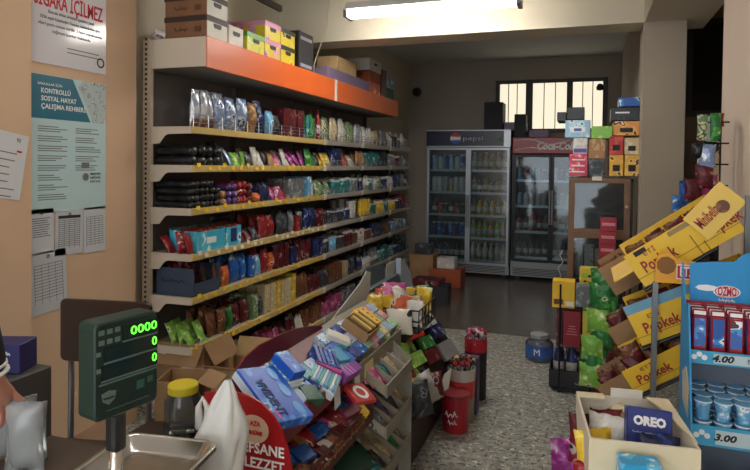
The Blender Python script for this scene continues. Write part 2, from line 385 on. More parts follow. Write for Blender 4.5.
# ------------------------------------------------------------------ wall papers
def poster(x0, y0, x1, y1, label, X=-2.45, m=PAPER, tilt=0, cat='poster', name='poster'):
    a = P(x0, y0, X=X); b = P(x1, y1, X=X); w = b.y-a.y; h = a.z-b.z
    M = Matrix.Translation((X+.004, (a.y+b.y)/2, (a.z+b.z)/2)) @ fr((0, 0, 0), (0, 1, 0), (0, 0, 1)) @ Matrix.Rotation(tilt, 4, 'Z')
    t = thing(name, label, cat, M=M)
    link('sheet', MB().box((-w/2, -h/2, -.003), (w/2, h/2, .001), m).mesh('sheet'), t); return t, w, h
T = lambda x, y, z=.0018: Matrix.Translation((x, y, z))
def lines(t, x0, x1, y, n, dy, th, m, rag=.2, name='text_lines'):
    mb = MB()
    for k in range(n):
        mb.box((x0, y-k*dy-th, .001), (x1-(x1-x0)*rag*rnd.random(), y-k*dy, .0016), m)
    return link(name, mb.mesh('lines'), t)
GLOSS = mat('laminated_poster', 'dcd8dc', .12); 
t, w, h = poster(28.5, -32, 105, 75, 'white laminated no smoking poster with big red lettering at the top of the wall', m=GLOSS)
ytop = h/2
pz = lambda yy, x=67: (P(x, yy, X=-2.45).z-t.location.z)
text('SİGARA İÇİLMEZ', t, INKR, .075, T(0.0, pz(6)), w=w*.9, bold=.02)
for k, (s, ww) in enumerate([('Burada tütün ürünleri içenlere yasal', .60), ('5326 sayılı Kabahatler Kanunu hükümlerine göre', .80), ('idari para cezası verilir. Uyarı yapılmasına', .84), ('rağmen içenler hakkında', .5)]):
    text(s, t, INKG, .016, T(.01, pz(17)-k*.03), w=w*ww, bold=.01)
lines(t, -.02, .2, pz(48), 2, .02, .005, INKG)
mb = MB(); mb.lathe([(0.018, 0, INK), (.026, .0005, INK), (.026, .001, INK), (.018, .001, INK)], 18); link('emblem', mb.mesh('ring'), t, M=T(w*.42, pz(63, 98)))
t, w, h = poster(30, 72, 105, 208, 'pale blue workplace guide poster with a teal heading band', m=mat('pale_blue_paper', 'bcd6d8', .45))
link('heading_band', MB().prism([(-w/2, h/2-.21), (-w/2, h/2-.002), (w*.02, h/2-.002), (w*.27, h/2-.21)], mat('teal_band', '1f6f86', .4), 'z', .001, .0016).mesh('band'), t)
link('corner_print', MB().prism([(w*.27, h/2-.17), (w*.10, h/2-.04), (w*.16, h/2-.002), (w/2, h/2-.002), (w/2, h/2-.21), (w*.3, h/2-.21)], pmat('map_print', ['b9c6c4', '93a9ac', 'd9dedb', '6f8c90'], 30), 'z', .001, .0014).mesh('corner'), t)
text('BAKKALLAR İÇİN', t, INKW, .012, T(-w*.27, h/2-.045), w=w*.3)
for k, s in enumerate(['KONTROLLÜ', 'SOSYAL HAYAT', 'ÇALIŞMA REHBERİ']): text(s, t, INKW, .024, T(-w*.38+w*(.185, .225, .29)[k], h/2-.077-k*.037), w=w*(.37, .45, .58)[k], bold=.02)
for cx in (-1, 1):
    for k in range(8 if cx < 0 else 5):
        lines(t, -w*.42 if cx < 0 else w*.06, -w*.04 if cx < 0 else w*.43, h/2-.245-k*.047, 3, .011, .0045, INKG, .5)
link('stamp', MB().lathe([(.0, 0, INKG), (.02, .0006, INKG), (.02, .001, INKG), (0, .001, INKG)], 16).mesh('stamp'), t, M=T(w*.2, -h/2+.17))
for k, s in enumerate(['HAYAT EVE', 'SIĞAR', 'EVDE KAL']): text(s, t, INK, .011, T(w*.34, -h/2+.185-k*.02), w=w*.15)
link('qr_free_mark', MB().box((.0, 0, .001), (.05, .03, .0016), INKG).mesh('mark'), t, M=T(w*.14, -h/2+.215)).name = 'crest'
p_ = [(28.5, 210, 53, 252, 'short white notice with a crest and text lines, first under the blue guide poster', 0), (54.5, 212, 82, 252, 'white price list sheet with a black bar heading under the blue guide poster', 1), (83, 208, 104.5, 250, 'faint white table sheet nearest the shelving', 2), (29, 254, 66, 307, 'white sheet with a grey table hanging below the other notices', 3)]
for x0, y0, x1, y1, lab, k in p_:
    t, w, h = poster(x0, y0, x1, y1, lab, cat='notice', name='notice', m=mat('thin_paper%d' % (k % 2), ['c9cbd0', 'c4c5c9'][k % 2], .7), tilt=(.02, -.02, .015, .05)[k])
    lines(t, -w*.38, w*.4, h*.3, (9, 14, 13, 12)[k], h*(.05, .045, .05, .05)[k], .003, INKG if k else INK, .25 if k == 0 else .02)
    if k == 1: link('heading_bar', MB().box((-w*.4, h*.33, .001), (w*.4, h*.4, .0018), INK).mesh('bar'), t)
    if k in (0, 1, 3): link('crest', MB().lathe([(.004, 0, INK), (.009, .0005, INK), (.009, .001, INK), (.004, .001, INK)], 10).mesh('crest'), t, M=T(0, h*.42))
    if k >= 1:
        mb = MB(); 
        for q in range(5): mb.box((-w*.38+q*w*.19, -h*.35, .001), (-w*.38+q*w*.19+.0015, h*.3, .0018), INKG)
        link('table_rules', mb.mesh('rules'), t)
t, w, h = poster(-30, 128, 24, 196, 'tilted white price notice at the front edge of the wall', X=-2.42, cat='notice', name='notice', tilt=-.17)
text('YI', t, INK, .018, T(w*.30, h*.40)); lines(t, -w*.4, w*.42, h*.2, 7, .032, .005, INKG, .3)
link('red_mark', MB().box((w*.3, h*.22, .001), (w*.4, h*.25, .0016), INKR).mesh('rm'), t)
# ------------------------------------------------------------------ wall shelving, five bays
XF, XB = -2.20, -2.54
G = lambda y: .94*y-.05
ZS = [1.712, 1.482, 1.225, .952, .692, .39, .12]
YB = [2.98, 3.92, 4.86, 5.80, 6.74, 7.61]
BN = ['nearest', 'second', 'middle', 'fourth', 'furthest']
ON = ['top', 'second', 'third', 'fourth', 'fifth', 'sixth', 'lowest']
BACK = mat('shelf_back_panel', '6f6862', .6)
def sheet_x(s, y): return P(s, y, Y=3.22)
for b in range(5):
    y0, y1 = YB[b], YB[b+1]; L = y1-y0
    t = thing('shelving_bay', '%s bay of the wall shelving, %s' % (BN[b], ['cream end brackets and yellow rails under orange header', 'yellow price rails, wire guard on its top shelf only', 'whitish price rails and wire guards under a reddish header', 'whitish price rails in shade, beside the last tall bay', 'without a header, beside the blue topped cooler'][b]), 'shelving', (XB, y0, 0))
    link('back_panel', B((.0, 0, .05), (.012, L, 2.24 if b < 4 else 1.85), BACK), t)
    for y in ([0, L] if b == 0 else [L]):
        mb = MB(); yo = 0 if y == 0 else -.015; mb.box((-.005, y+yo-.014, 0), (.05, y+yo+.014, 2.24 if b < 4 else 1.85), CREAM if y == 0 else mat('inner_upright', '575049', .6))
        for k in range(74 if y == 0 else 0): mb.box((.012, y-.0155, .04+k*.03), (.026, y-.0135, .055+k*.03), BLACKP)
        link('upright', mb.mesh('upright'), t)
    rail = STRIP if b < 2 else STRIPG
    for i, z in enumerate(ZS):
        d = XF-XB
        s = link('shelf', B((.03, .004, z-.022), (d, L-.004, z-.006), CREAMD), t)
        link('price_rail', MB().prism([(d-.004, z-.042), (d+.006, z-.04), (d+.012, z-.001), (d, z)], rail, 'y', .002, L-.002).mesh('rail'), s)
        if b >= 2: link('rail_joint', MB().prism([(d-.004, z-.046), (d+.009, z-.044), (d+.015, z+.002), (d, z+.004)], WHITE, 'y', 0, .05).mesh('joint'), s)
        if b < 2 and 1 <= i <= 5:
            tg = MB().box((0, -.018, 0), (.002, .018, .026), YEL if i != 3 else WHITE).mesh('price_tag')
            n = 9
            for k in range(n):
                link('price_tag', tg, s, (d+.013, .06+k*(L-.1)/n+rnd.uniform(-.02, .02), z-.03 if k % 3 else z-.012), (0, -.15, 0))
        for y in ([0] if b == 0 else []):
            link('bracket', MB().prism([(.04, z-.105), (.11, z-.10), (.15, z-.055), (.17, z-.045), (d, z-.042), (d, z), (.04, z)], CREAM, 'y', -.003, .001).mesh('bracket'), s)
        if i == 0 or (b >= 2 and i >= 1):
            mb = MB(); hh = .075 if i == 0 else .05
            for q in range(3): mb.tube([(d-.004, .02, z+hh*(q+1)/3), (d-.004, L-.02, z+hh*(q+1)/3)], .0022, WIRE, 5)
            for q in range(int(L/.14)+1): mb.tube([(d-.004, .02+q*(L-.04)/int(L/.14), z), (d-.004, .02+q*(L-.04)/int(L/.14), z+hh)], .0022, WIRE, 5)
            link('wire_guard', mb.mesh('guard'), s)
    if b < 4:
        hx = -2.10-XB
        h_ = link('header', B((.02, .004, 2.06), (hx-.012, L-.004, 2.07), mat('header_underside', '8c8780', .6)), t)
        link('header_panel', B((hx-.012, .0, 2.055), (hx, L, 2.24), ORANGE, .003), h_).name = 'orange_header_panel'
        link('top_board', B((.02, .0, 2.225), (hx-.012, L, 2.235), CREAMD), h_)
        if b == 0: link('end_panel', B((.05, -.006, 2.06), (hx-.004, .006, 2.235), CREAM, .003), h_)
        if b == 2: link('joint_cover', B((hx, 0, 2.055), (hx+.004, .044, 2.24), WHITE), h_)
    if b == 0:
        link('foot_panel', B((.04, 0, 0), (.30, L, .09), CREAMD), t)
# goods on the shelves
HGT = [.30, .205, .23, .255, .23, .29, .25]
def gp(i, b): return 'on the %s shelf of the %s shelving bay' % (ON[i], BN[b])
def row(i, y, specs, lay=3):
    """specs: (kind, colour, w, h, d, n, stack)"""
    z = ZS[i]-.006
    for sp in specs:
        kind, col, w, h, d, n = sp[:6]; st = sp[6] if len(sp) > 6 else 1
        for k in range(n):
            yc = y+w/2
            if yc+w/2 > 8.12: return y
            b = max([q for q in range(5) if YB[q] <= G(yc)+1e-6] or [0])
            x = XF-.016-d/2
            for q in range(lay):
                if x-d/2 < XB+.018: break
                for s_ in range(st):
                    if rnd.random() < .04 and q == 0 and s_ == st-1: continue
                    hh = min(h*1.12, HGT[i]-.03 if st == 1 else h)*(1 if kind == 'box' else rnd.choice((.95, 1, 1.03)))
                    n_, ln, c = KN[kind]
                    lean = rnd.uniform(-.14, .06) if kind == 'bag' else rnd.uniform(-.75, -.15) if kind == 'pad' else 0; tw = .3 if kind == 'pad' else .07
                    o = link(n_, pmesh(kind, col, w*.9, h, d, (k+q) % 3), None, (x+rnd.uniform(-.006, .004)-q*.004, G(yc)+rnd.uniform(-.003, .003), z+s_*h*(.92 if kind == 'roll' else 1.0)+.001), (0, lean, rnd.uniform(-tw, tw) if kind != 'box' else rnd.uniform(-.02, .02)), sc=(1, 1, hh/h))
                    lab = '%s %s%s %s' % (CN[col], ln, ' stacked' if st > 1 else '', gp(i, b))
                    tag(o, lab, c, '%s %ss %s' % (CN[col], ln, gp(i, b)))
                x -= d+.008
            y += w+rnd.uniform(0, .006)
        y += .008
    return y
def auto(i, y, yend, pal, kinds):
    while y < yend:
        kind = rnd.choice(kinds); col = rnd.choice(pal)
        w, h, d = dict(bag=(.085, .15, .05), box=(.07, .14, .06), jar=(.07, .12, .07), can=(.066, .11, .066), bottle=(.06, .17, .06), roll=(.065, .06, .2), tray=(.13, .09, .16), tube=(.075, .18, .075), pad=(.07, .10, .03))[kind]
        kk = rnd.uniform(.85, 1.1); h = min(h*kk, HGT[i]-.05); st = 2 if kind == 'roll' else 1
        y2 = row(i, y, [(kind, col, w*kk, h, d, rnd.randint(2, 4) if kind != 'tray' else 1, st)])
        if y2 <= y+.01: return y2
        y = y2
    return y
y = row(0, 3.27, [('bag', 'silver', .085, .205, .06, 3)], 1)
y = row(0, y, [('bag', 'foilblue', .13, .21, .09, 3), ('bag', 'tan', .12, .19, .08, 1), ('bag', 'navy', .12, .23, .08, 1), ('bag', 'lblue', .13, .17, .08, 1), ('bag', 'dgrey', .1, .14, .07, 1)], 2)
y = row(0, y, [('box', 'maroon', .12, .20, .1, 3), ('bag', 'teal', .07, .17, .04, 2), ('bag', 'green', .08, .19, .05, 2), ('bottle', 'red', .06, .23, .06, 1)])
y = row(0, y, [('bag', 'mixgreen', .09, .18, .05, 2), ('bag', 'cream', .08, .19, .05, 2), ('bag', 'white', .07, .20, .05, 3), ('bag', 'mixgreen', .08, .19, .05, 3), ('bag', 'silver', .09, .18, .05, 3), ('bag', 'white', .09, .17, .05, 3), ('bag', 'cream', .09, .15, .05, 3), ('bag', 'grey', .09, .16, .05, 3)])
auto(0, y, 8.1, ['grey', 'dgrey', 'dgrey', 'white', 'mixgreen'], ['bag', 'box', 'jar', 'bottle'])
y = row(1, 3.25, [('roll', 'black', .085, .065, .28, 4, 2), ('pad', 'black', .07, .15, .03, 1), ('pad', 'foilblue', .07, .13, .03, 1), ('pad', 'lime', .075, .09, .03, 2), ('pad', 'dgrey', .08, .08, .03, 1), ('pad', 'white', .07, .12, .04, 2), ('pad', 'black', .09, .09, .05, 1)])
y = row(1, y, [('pad', 'tan', .09, .11, .04, 1), ('pad', 'pink', .09, .11, .04, 1), ('pad', 'white', .08, .12, .04, 2), ('pad', 'magenta', .09, .12, .05, 3), ('pad', 'green', .09, .13, .05, 2), ('pad', 'dgrey', .08, .1, .05, 1)])
y = row(1, y, [('pad', 'yellow', .09, .12, .05, 3), ('box', 'navy', .1, .15, .08, 2), ('pad', 'orange', .08, .12, .05, 3), ('pad', 'white', .09, .11, .05, 2), ('bag', 'tan', .08, .14, .05, 3), ('box', 'teal', .07, .13, .06, 2)])
auto(1, y, 8.1, ['maroon', 'black', 'teal', 'navy', 'grey'], ['bag', 'box', 'jar'])
y = row(2, 3.25, [('roll', 'black', .05, .045, .28, 5, 4), ('roll', 'black', .05, .045, .28, 1, 3), ('roll', 'tan', .07, .05, .22, 1, 3), ('roll', 'purple', .06, .05, .22, 2, 3), ('roll', 'red', .06, .055, .22, 2, 3), ('roll', 'maroon', .065, .05, .22, 1, 3), ('roll', 'orange', .1, .06, .18, 1, 1)])
y = row(2, y, [('pad', 'navy', .09, .12, .05, 2), ('pad', 'pink', .08, .1, .05, 2), ('pad', 'red', .08, .1, .05, 1), ('box', 'grey', .07, .14, .06, 4), ('box', 'lblue', .06, .15, .06, 2)])
y = row(2, y, [('jar', 'white', .07, .11, .07, 2), ('pad', 'mixgreen', .08, .12, .05, 4), ('jar', 'teal', .07, .12, .07, 3)])
auto(2, y, 8.1, ['grey', 'dgrey', 'white', 'mixgreen', 'teal', 'navy', 'dgrey'], ['box', 'jar', 'pad', 'bottle', 'can'])
# fourth shelf: turquoise cartons near the end
y = row(3, 3.24, [('pad', 'red', .08, .12, .05, 1)])
for k, (yy, w) in enumerate([(3.33, .30), (3.66, .18)]):
    o = thing('display_carton', ['wide turquoise display carton with brown bars in its open top on the fourth shelf', 'narrow turquoise display carton with a navy label, second of the two on the fourth shelf'][k], 'box', (-2.33, G(yy+w/2), ZS[3]-.005))
    m = pc('turq', 9); link('carton_body', MB().box((-.10, -w/2, 0), (.10, w/2, .004), m).box((.098, -w/2, 0), (.102, w/2, .125), m).box((-.1, -w/2, 0), (-.096, w/2, .14), m).box((-.1, -w/2, 0), (.1, -w/2+.004, .13), m).box((-.1, w/2-.004, 0), (.1, w/2, .13), m).mesh('body'), o)
    if k == 1: rlabel(o, FX(.104, 0, .07), .07, .09, INKB)
    else: rlabel(o, FX(.104, 0, .065), .10, .04, INKW)
    for q in range(int(w/.045)): link('bar', me_roll(.04, .045, .17, pc('brown' if q % 3 else 'red')), o, (0, -w/2+.03+q*.045, .09+.006*(q % 2)), (0, 0, .05))
    if k == 0: prod('pad', 'black', .26, .05, .1, (-2.36, G(3.8), ZS[3]+.15), (0, 0, 0), 'flat black packet lying across the turquoise cartons', None)
y = row(3, 3.87, [('pad', 'maroon', .08, .1, .04, 2), ('pad', 'dgrey', .08, .1, .04, 1), ('bag', 'red', .12, .15, .08, 2), ('bag', 'dgrey', .1, .14, .06, 2), ('bag', 'grey', .08, .15, .06, 1), ('box', 'red', .08, .11, .06, 1), ('jar', 'dgrey', .07, .13, .07, 1)])
auto(3, auto(3, y, 5.2, ['navy', 'red', 'maroon', 'dgrey', 'brown'], ['pad', 'box', 'bag', 'roll']), 8.1, ['dgrey', 'grey', 'yellow', 'white', 'navy', 'teal', 'brown', 'red'], ['box', 'can', 'jar', 'pad', 'tube'])
# fifth shelf: big slate blue carton at the near end
o = thing('display_carton', 'big slate blue open carton of red packets at the near end of the fifth shelf', 'box', (-2.34, 3.15, ZS[4]-.005))
m = mat('slate_card', '3d4a5e', .5); link('carton_body', MB().box((-.14, -.13, 0), (.13, .13, .004), m).box((-.14, -.132, 0), (.13, -.128, .17), m).box((-.14, .128, 0), (.13, .132, .17), m).box((.126, -.13, 0), (.13, .13, .08), m).box((-.14, -.13, 0), (-.136, .13, .17), m).mesh('body'), o)
scrawl(o, mat('slate_ink', '27303e', .6), .17, .03, FY(-.02, -.1325, .09), 5)
for q in range(5): link('packet', me_bag(.05, .12, .03, pc('red' if q % 2 else 'maroon'), q), o, (-.02, -.1+q*.05, .08), (0, -.4, .1))
y = row(4, 3.52, [('bag', 'brown', .09, .15, .06, 1), ('bag', 'orange', .09, .12, .06, 1), ('bag', 'blue', .12, .17, .07, 2), ('tube', 'blue', .07, .15, .07, 1), ('bag', 'lblue', .08, .13, .05, 1), ('bag', 'red', .1, .16, .06, 1), ('bag', 'orange', .09, .13, .06, 1)])
auto(4, auto(4, y, 5.2, ['navy', 'brown', 'dgrey', 'lblue', 'red', 'green', 'maroon'], ['bag', 'pad', 'box', 'tube']), 8.1, ['dgrey', 'lblue', 'white', 'navy', 'grey', 'brown', 'maroon'], ['box', 'can', 'jar', 'bag', 'tube'])
row(5, 3.26, [('pad', 'lime', .1, .12, .05, 2), ('bag', 'brown', .1, .15, .06, 2), ('bag', 'green', .07, .13, .05, 1)])
y = row(5, 3.75, [('bag', 'maroon', .12, .14, .07, 2), ('box', 'mixgreen', .08, .15, .06, 1), ('bag', 'dgrey', .07, .12, .05, 1), ('box', 'cream', .09, .19, .07, 2), ('box', 'yellow', .07, .19, .07, 1), ('box', 'cream', .09, .18, .07, 2), ('box', 'yellow', .07, .2, .07, 1), ('bag', 'brown', .09, .17, .06, 3)])
auto(5, auto(5, y, 5.5, ['brown', 'dgrey', 'maroon', 'purple', 'tan'], ['bag', 'box']), 8.1, ['grey', 'lblue', 'white', 'navy', 'dgrey', 'teal', 'cream'], ['box', 'can', 'bag', 'bottle'])
auto(6, auto(6, 4.25, 5.6, ['pink', 'white', 'maroon', 'brown', 'grey'], ['pad', 'bag', 'box']), 8.1, ['maroon', 'white', 'grey', 'dgrey', 'lblue'], ['box', 'bag'])
row(6, 3.75, [('pad', 'white', .1, .13, .06, 2), ('pad', 'pink', .1, .1, .05, 2)])
# cartons stacked in the open frame at the near end
def open_carton(name, label, M, w, d, h, m, flaps=(.6, .6), cat='box', group=None, t=.004):
    """flaps: opening angle of the flaps at -Y, +Y, -X, +X (None: no flap)"""
    o = thing(name, label, cat, M=M, group=group)
    mb = MB(); mb.box((-w/2, -d/2, 0), (w/2, d/2, t), m)
    for s in (-1, 1):
        mb.box((-w/2, s*d/2-(t if s > 0 else 0), t), (w/2, s*d/2+(t if s < 0 else 0), h), m)
        mb.box((s*w/2-(t if s > 0 else 0), -d/2+t, t), (s*w/2+(t if s < 0 else 0), d/2-t, h), m)
    link('carton_body', mb.mesh('body'), o)
    fl = list(flaps)+[None]*(4-len(flaps))
    for k, a in enumerate(fl):
        if a is None: continue
        if k < 2: f = B((-w/2+.002, 0, 0), (w/2-.002, min(d, w)*.45, t*.7), m); M_ = Matrix.Translation((0, (-1, 1)[k]*d/2, h)) @ Matrix.Rotation((PI if k == 0 else 0), 4, 'Z') @ Matrix.Rotation(a, 4, 'X')
        else: f = B((-d/2+.002, 0, 0), (d/2-.002, min(d, w)*.45, t*.7), m); M_ = Matrix.Translation(((-1, 1)[k-2]*w/2, 0, h)) @ Matrix.Rotation((PI/2 if k == 2 else -PI/2), 4, 'Z') @ Matrix.Rotation(a, 4, 'X')
        link('flap', f, o, M=M_)
    return o
o = open_carton('cardboard_box', 'brown cardboard box of green packets at the near foot of the shelving', Matrix.Translation((-2.33, 3.18, .125)) @ Matrix.Rotation(.06, 4, 'Z'), .34, .3, .27, CARD, (-.9, None, None, -1.0))
rlabel(o, FY(.06, -.152, .12), .09, .12, WHITE)
for k in range(4):
    prod('bag', 'lime', .11, .2, .07, (-2.41+.05*k, 3.15+.05*(k % 2), .2), (rnd.uniform(-.3, .3), -.2, 1.2+.3*k), 'lime green packet standing in the brown cardboard box at the shelving foot', 'lime green packets in the brown box')
o = open_carton('cardboard_box', 'low tan cardboard box with raised flap beside the yellow lidded jar', Matrix.Translation((-2.02, 3.30, .0)) @ Matrix.Rotation(.1, 4, 'Z'), .32, .3, .22, CARDL, (.5, .9, None, -.3))
prod('box', 'dgrey', .1, .12, .2, (-2.02, 3.30, .01), (0, 0, .3), 'dark carton inside the low tan cardboard box')
# boxes on top of the header
def topbox(name, label, x0, x1, y0, y1, z0, z1, m, front=None, hole=True, lid=None, group=None, parts=True):
    x0 -= .04; x1 -= .04; y0 = y0*.926-.03; y1 = y1*.926-.03; o = thing(name, label, 'box', ((x0+x1)/2, (y0+y1)/2, z0), group=group); w = x1-x0; d = y1-y0; h = z1-z0
    link('carton_body', B((-w/2, -d/2, 0), (w/2, d/2, h), m, .003), o)
    if front: link('front_face', B((w/2, -d/2+.003, .003), (w/2+.002, d/2-.003, h-.003), front), o)
    if hole: link('hand_hole', MB().prism([(-.03, h*.5), (.03, h*.5), (.04, h*.58), (.04, h*.72), (-.04, h*.72), (-.04, h*.58)], INK, 'x', w/2+.002, w/2+.0035).mesh('hole'), o)
    if lid: link('lid_band', B((-w/2-.003, -d/2-.003, h-.03), (w/2+.003, d/2+.003, h+.001), lid), o)
    return o
DK = mat('dark_brown_print', '3a2a20', .6); BRN = mat('brown_fruit_box', '80583c', .7, vary=.1, vscale=12)
zt = 2.241
for k in range(3):
    o = topbox('fruit_carton', ['brown carton with white front at the bottom of the stack on the shelving corner', 'brown carton with white front in the middle of the corner stack', 'brown carton with white front at the top of the corner stack'][k], -2.37, -2.075, 3.27, 3.50, zt+k*.125, zt+k*.125+.123, BRN, WHITE, True, DK)
    scrawl(o, mat('faded_ink', '5a3a26', .7), .10, .03, FY(-.03, -.107, .045), 5); rlabel(o, FY(.09, -.116, .045), .04, .03, mat('faded_ink', '5a3a26', .7))
topbox('fruit_carton', 'single white fronted carton beside the corner stack on the header', -2.3, -2.075, 3.52, 3.70, zt, zt+.12, WHITE, None, True)
prod('pad', 'white', .16, .06, .2, (-2.46, 3.05, 2.238), (0, 0, 0), 'crumpled white packet at the shelving corner behind the brown cartons')
cols = [('yellow', 'lime', 'yellow and green'), ('yellow', 'pink', 'yellow and pink'), ('yellow', 'dgrey', 'yellow and black')]
yy = 3.75
for k, (a_, b_, nm) in enumerate(cols):
    for q in range(2 if k else 1):
        topbox('snack_carton', '%s printed carton on the header%s' % (nm, '' if k == 0 else [', lower of its pair', ', upper of its pair'][q]), -2.30, -2.075, yy, yy+.24, zt+q*.125, zt+q*.125+.122, pmat('ytop%d' % k, [['d8cc3a', '9ccb3c', 'e7d95a', '5a8a2a'], ['e0c83a', 'dfa0c4', 'c77ab0', 'f0e090'], ['e0c93a', 'e8d860', '2c2a20', 'c0a82c']][k], 12), None, True, mat('lid_%d' % k, ['5a9a34', 'd890b8', '2a2622'][k], .5))
    yy += .247
o = topbox('snack_carton', 'chocolate and pink carton lying behind the yellow cartons on the header', -2.44, -2.31, 3.8, 4.15, zt, zt+.24, pc('brown', 10), None, False, mat('lid_9', 'b07090', .5))
o = topbox('dark_carton', 'tall dark carton with pale bands standing after the yellow cartons', -2.35, -2.075, 4.56, 4.83, zt, zt+.29, mat('charcoal_card', '3b3a3e', .6), None, False)
for q in (.03, .24): rlabel(o, FX(.1385, 0, q), .2, .025, mat('lilac_band', 'a9a4b4', .6)); rlabel(o, FY(0, -.1355, q), .2, .025, mat('lilac_band', 'a9a4b4', .6))
for k in range(4): prod('pad', 'mixgreen', .07, .2-.02*k, .05, (-2.16-.02*k, 4.48+.05*k, zt), (0, -.2, .2), 'thin grey green packet leaning beside the tall dark carton', 'grey green packets beside the dark carton')
topbox('flat_carton', 'long mauve carton lying on the header past the white joint', -2.36, -2.075, 5.16, 6.28, zt, zt+.10, mat('mauve_card', '7d6c88', .6), None, False)
topbox('cardboard_box', 'small tan box standing on the long mauve carton', -2.3, -2.1, 5.43, 5.95, zt+.101, zt+.235, CARDL, None, False)
topbox('carton', 'orange carton at the bottom of the white topped stack on the header', -2.4, -2.09, 6.35, 6.7, zt, zt+.12, pc('orange', 10), None, False)
topbox('carton', 'orange carton in the middle of the white topped stack on the header', -2.4, -2.09, 6.35, 6.7, zt+.121, zt+.235, mat('rust_card', 'a5512f', .6), None, False)
topbox('carton', 'white carton at the top of the stack on the header', -2.4, -2.09, 6.32, 6.72, zt+.236, zt+.36, WHITE, None, True)
topbox('carton', 'dark red carton next to the white topped stack on the header', -2.4, -2.09, 6.74, 6.93, zt, zt+.3, pc('maroon', 8), None, False)
topbox('carton', 'green carton at the far end of the header, under the white one', -2.35, -2.1, 6.97, 7.25, zt, zt+.13, mat('green_card', '23694f', .6), None, False)
topbox('carton', 'white carton on the green one at the far end of the header', -2.35, -2.1, 6.97, 7.25, zt+.131, zt+.26, WHITE, pc('lblue', 12), False)

for o_ in [o_ for o_ in C.objects if o_.name.startswith('snack_bag') and o_.get('label', '').startswith('silver foil snack bag on the top shelf of the nearest')]:
    link('wafer_window', me_bag(.07, .07, .066, pc('brown', 40, .4), 3), o_, (0, 0, .004))['label'] = 'brown biscuits showing in the clear foot of the bag'
# ------------------------------------------------------------------ drink coolers
YC = 8.14
def cooler(name, label, x0, x1, h, head, body, frame, doors, hz, zb, brand):
    t = thing(name, label, 'refrigerator', ((x0+x1)/2, YC, 0)); w = (x1-x0)/2; d = .62
    mb = MB(); mb.box((-w, .03, .06), (-w+.03, d, h-.01), body); mb.box((w-.03, .03, .06), (w, d, h-.01), body)
    mb.box((-w, d-.03, .06), (w, d, h-.01), body); mb.box((-w+.03, .03, h-.23), (w-.03, d-.03, h-.01), body); mb.box((-w+.03, .03, .06), (w-.03, d-.03, .15), body)
    link('cabinet_body', mb.mesh('body'), t)
    link('base_grille', B((-w, .0, .04), (w, .03, zb-.005), mat('grille_'+name, 'a2a5aa' if brand == 'p' else '17181a', .5)), t)
    mb = MB()
    for q in range(5): mb.box((-w+.45 if brand == 'p' else -w+.03, -.004, .06+q*.02), (w-.05, .001, .068+q*.02), BLACKP)
    link('grille_slot', mb.mesh('slots'), t)
    hp = link('header_sign', MB().box((-w, -.03, hz), (w, .03, h), head).mesh('head', bevel=.012), t)
    for q in (-1, 1): link('foot', B((q*(w-.08)-.03, .05, 0), (q*(w-.08)+.03, .11, .06), BLACKP), t)
    for k, (a, b) in enumerate(doors):
        a -= (x0+x1)/2; b -= (x0+x1)/2
        mb = MB(); f = .032
        mb.box((a, -.02, zb), (a+f, .025, hz-.01), frame); mb.box((b-f, -.02, zb), (b, .025, hz-.01), frame)
        mb.box((a+f, -.02, zb), (b-f, .025, zb+f), frame); mb.box((a+f, -.02, hz-.01-f), (b-f, .025, hz-.01), frame)
        dr = link('door', mb.mesh('door_frame', bevel=.004), t)
        link('glass_pane', B((a+f, -.003, zb+f), (b-f, .003, hz-.01-f), GLASS), dr)
        hx = b-f*.5 if k == 0 else a+f*.5
        link('door_handle', B((hx-.01, -.05, zb+.5), (hx+.01, -.02, zb+.95), mat('handle_'+name, '8c9096' if brand == 'p' else '2a2b2e', .4), .004), dr)
        for q in range(5 if brand == 'p' else 4):
            z = zb+.05+q*((hz-zb-.06)/(5 if brand == 'p' else 4))
            mb = MB()
            for s in range(7): mb.tube([(a+.01, .06+s*.07, z-.008), (b-.01, .06+s*.07, z-.008)], .004, WIRE, 4)
            mb.box((a+.005, .045, z-.02), (b-.005, .052, z+.012), SILVER)
            link('wire_shelf', mb.mesh('wshelf'), t)
    return t, hp, w
ORDB = ['lowest', 'second lowest', 'middle', 'second highest', 'highest']
hz = P(468, 147, Y=YC).z; zb = P(468, 264, Y=YC).z
x0 = P(426, 200, Y=YC).x; x1 = P(510, 200, Y=YC).x; xm = P(468, 200, Y=YC).x; ht = P(468, 130, Y=YC).z
NAVY = mat('navy_header', '161f3a', .3)
t, hp, w = cooler('drinks_cooler', 'tall two door drinks cooler with silver frame and dark blue header', x0, x1, ht, NAVY, mat('cooler_grey', '4a4d52', .5), SILVER, [(x0+.01, xm), (xm, x1-.01)], hz, zb, 'p')
hc = (hz+ht)/2
link('header_rim', MB().box((-w, -.036, ht-.014), (w, -.028, ht), SILVER).box((-w, -.036, hz), (w, -.028, hz+.012), SILVER).box((w-.09, -.034, hz), (w, -.028, ht), SILVER).mesh('rim'), hp)
def disc(parent, x, y, z, r, m, name='emblem', a0=0, a1=2*PI, th=.002, n=24):
    pts = [(r*math.cos(a0+(a1-a0)*i/n), r*math.sin(a0+(a1-a0)*i/n)) for i in range(n+(0 if a1-a0 > 6.2 else 1))]
    return link(name, MB().prism(pts, m, 'z', 0, th).mesh('disc'), parent, M=FY(x, y, z))
ex = P(456, 138, Y=YC).x-(x0+x1)/2
RD = mat('emblem_red', 'c8242c', .4); BL = mat('emblem_blue', '2458b0', .4)
disc(hp, ex, -.031, hc, .072, INKW, 'emblem'); disc(hp, ex, -.0335, hc+.012, .066, RD, 'emblem_red', .1, PI-.2); disc(hp, ex, -.0335, hc-.014, .064, BL, 'emblem_blue', PI+.15, 2*PI-.1)
text('pepsi', hp, mat('pale_grey_ink', 'aab0bc', .5), .06, FY(ex+.24, -.032, hc), w=.27)
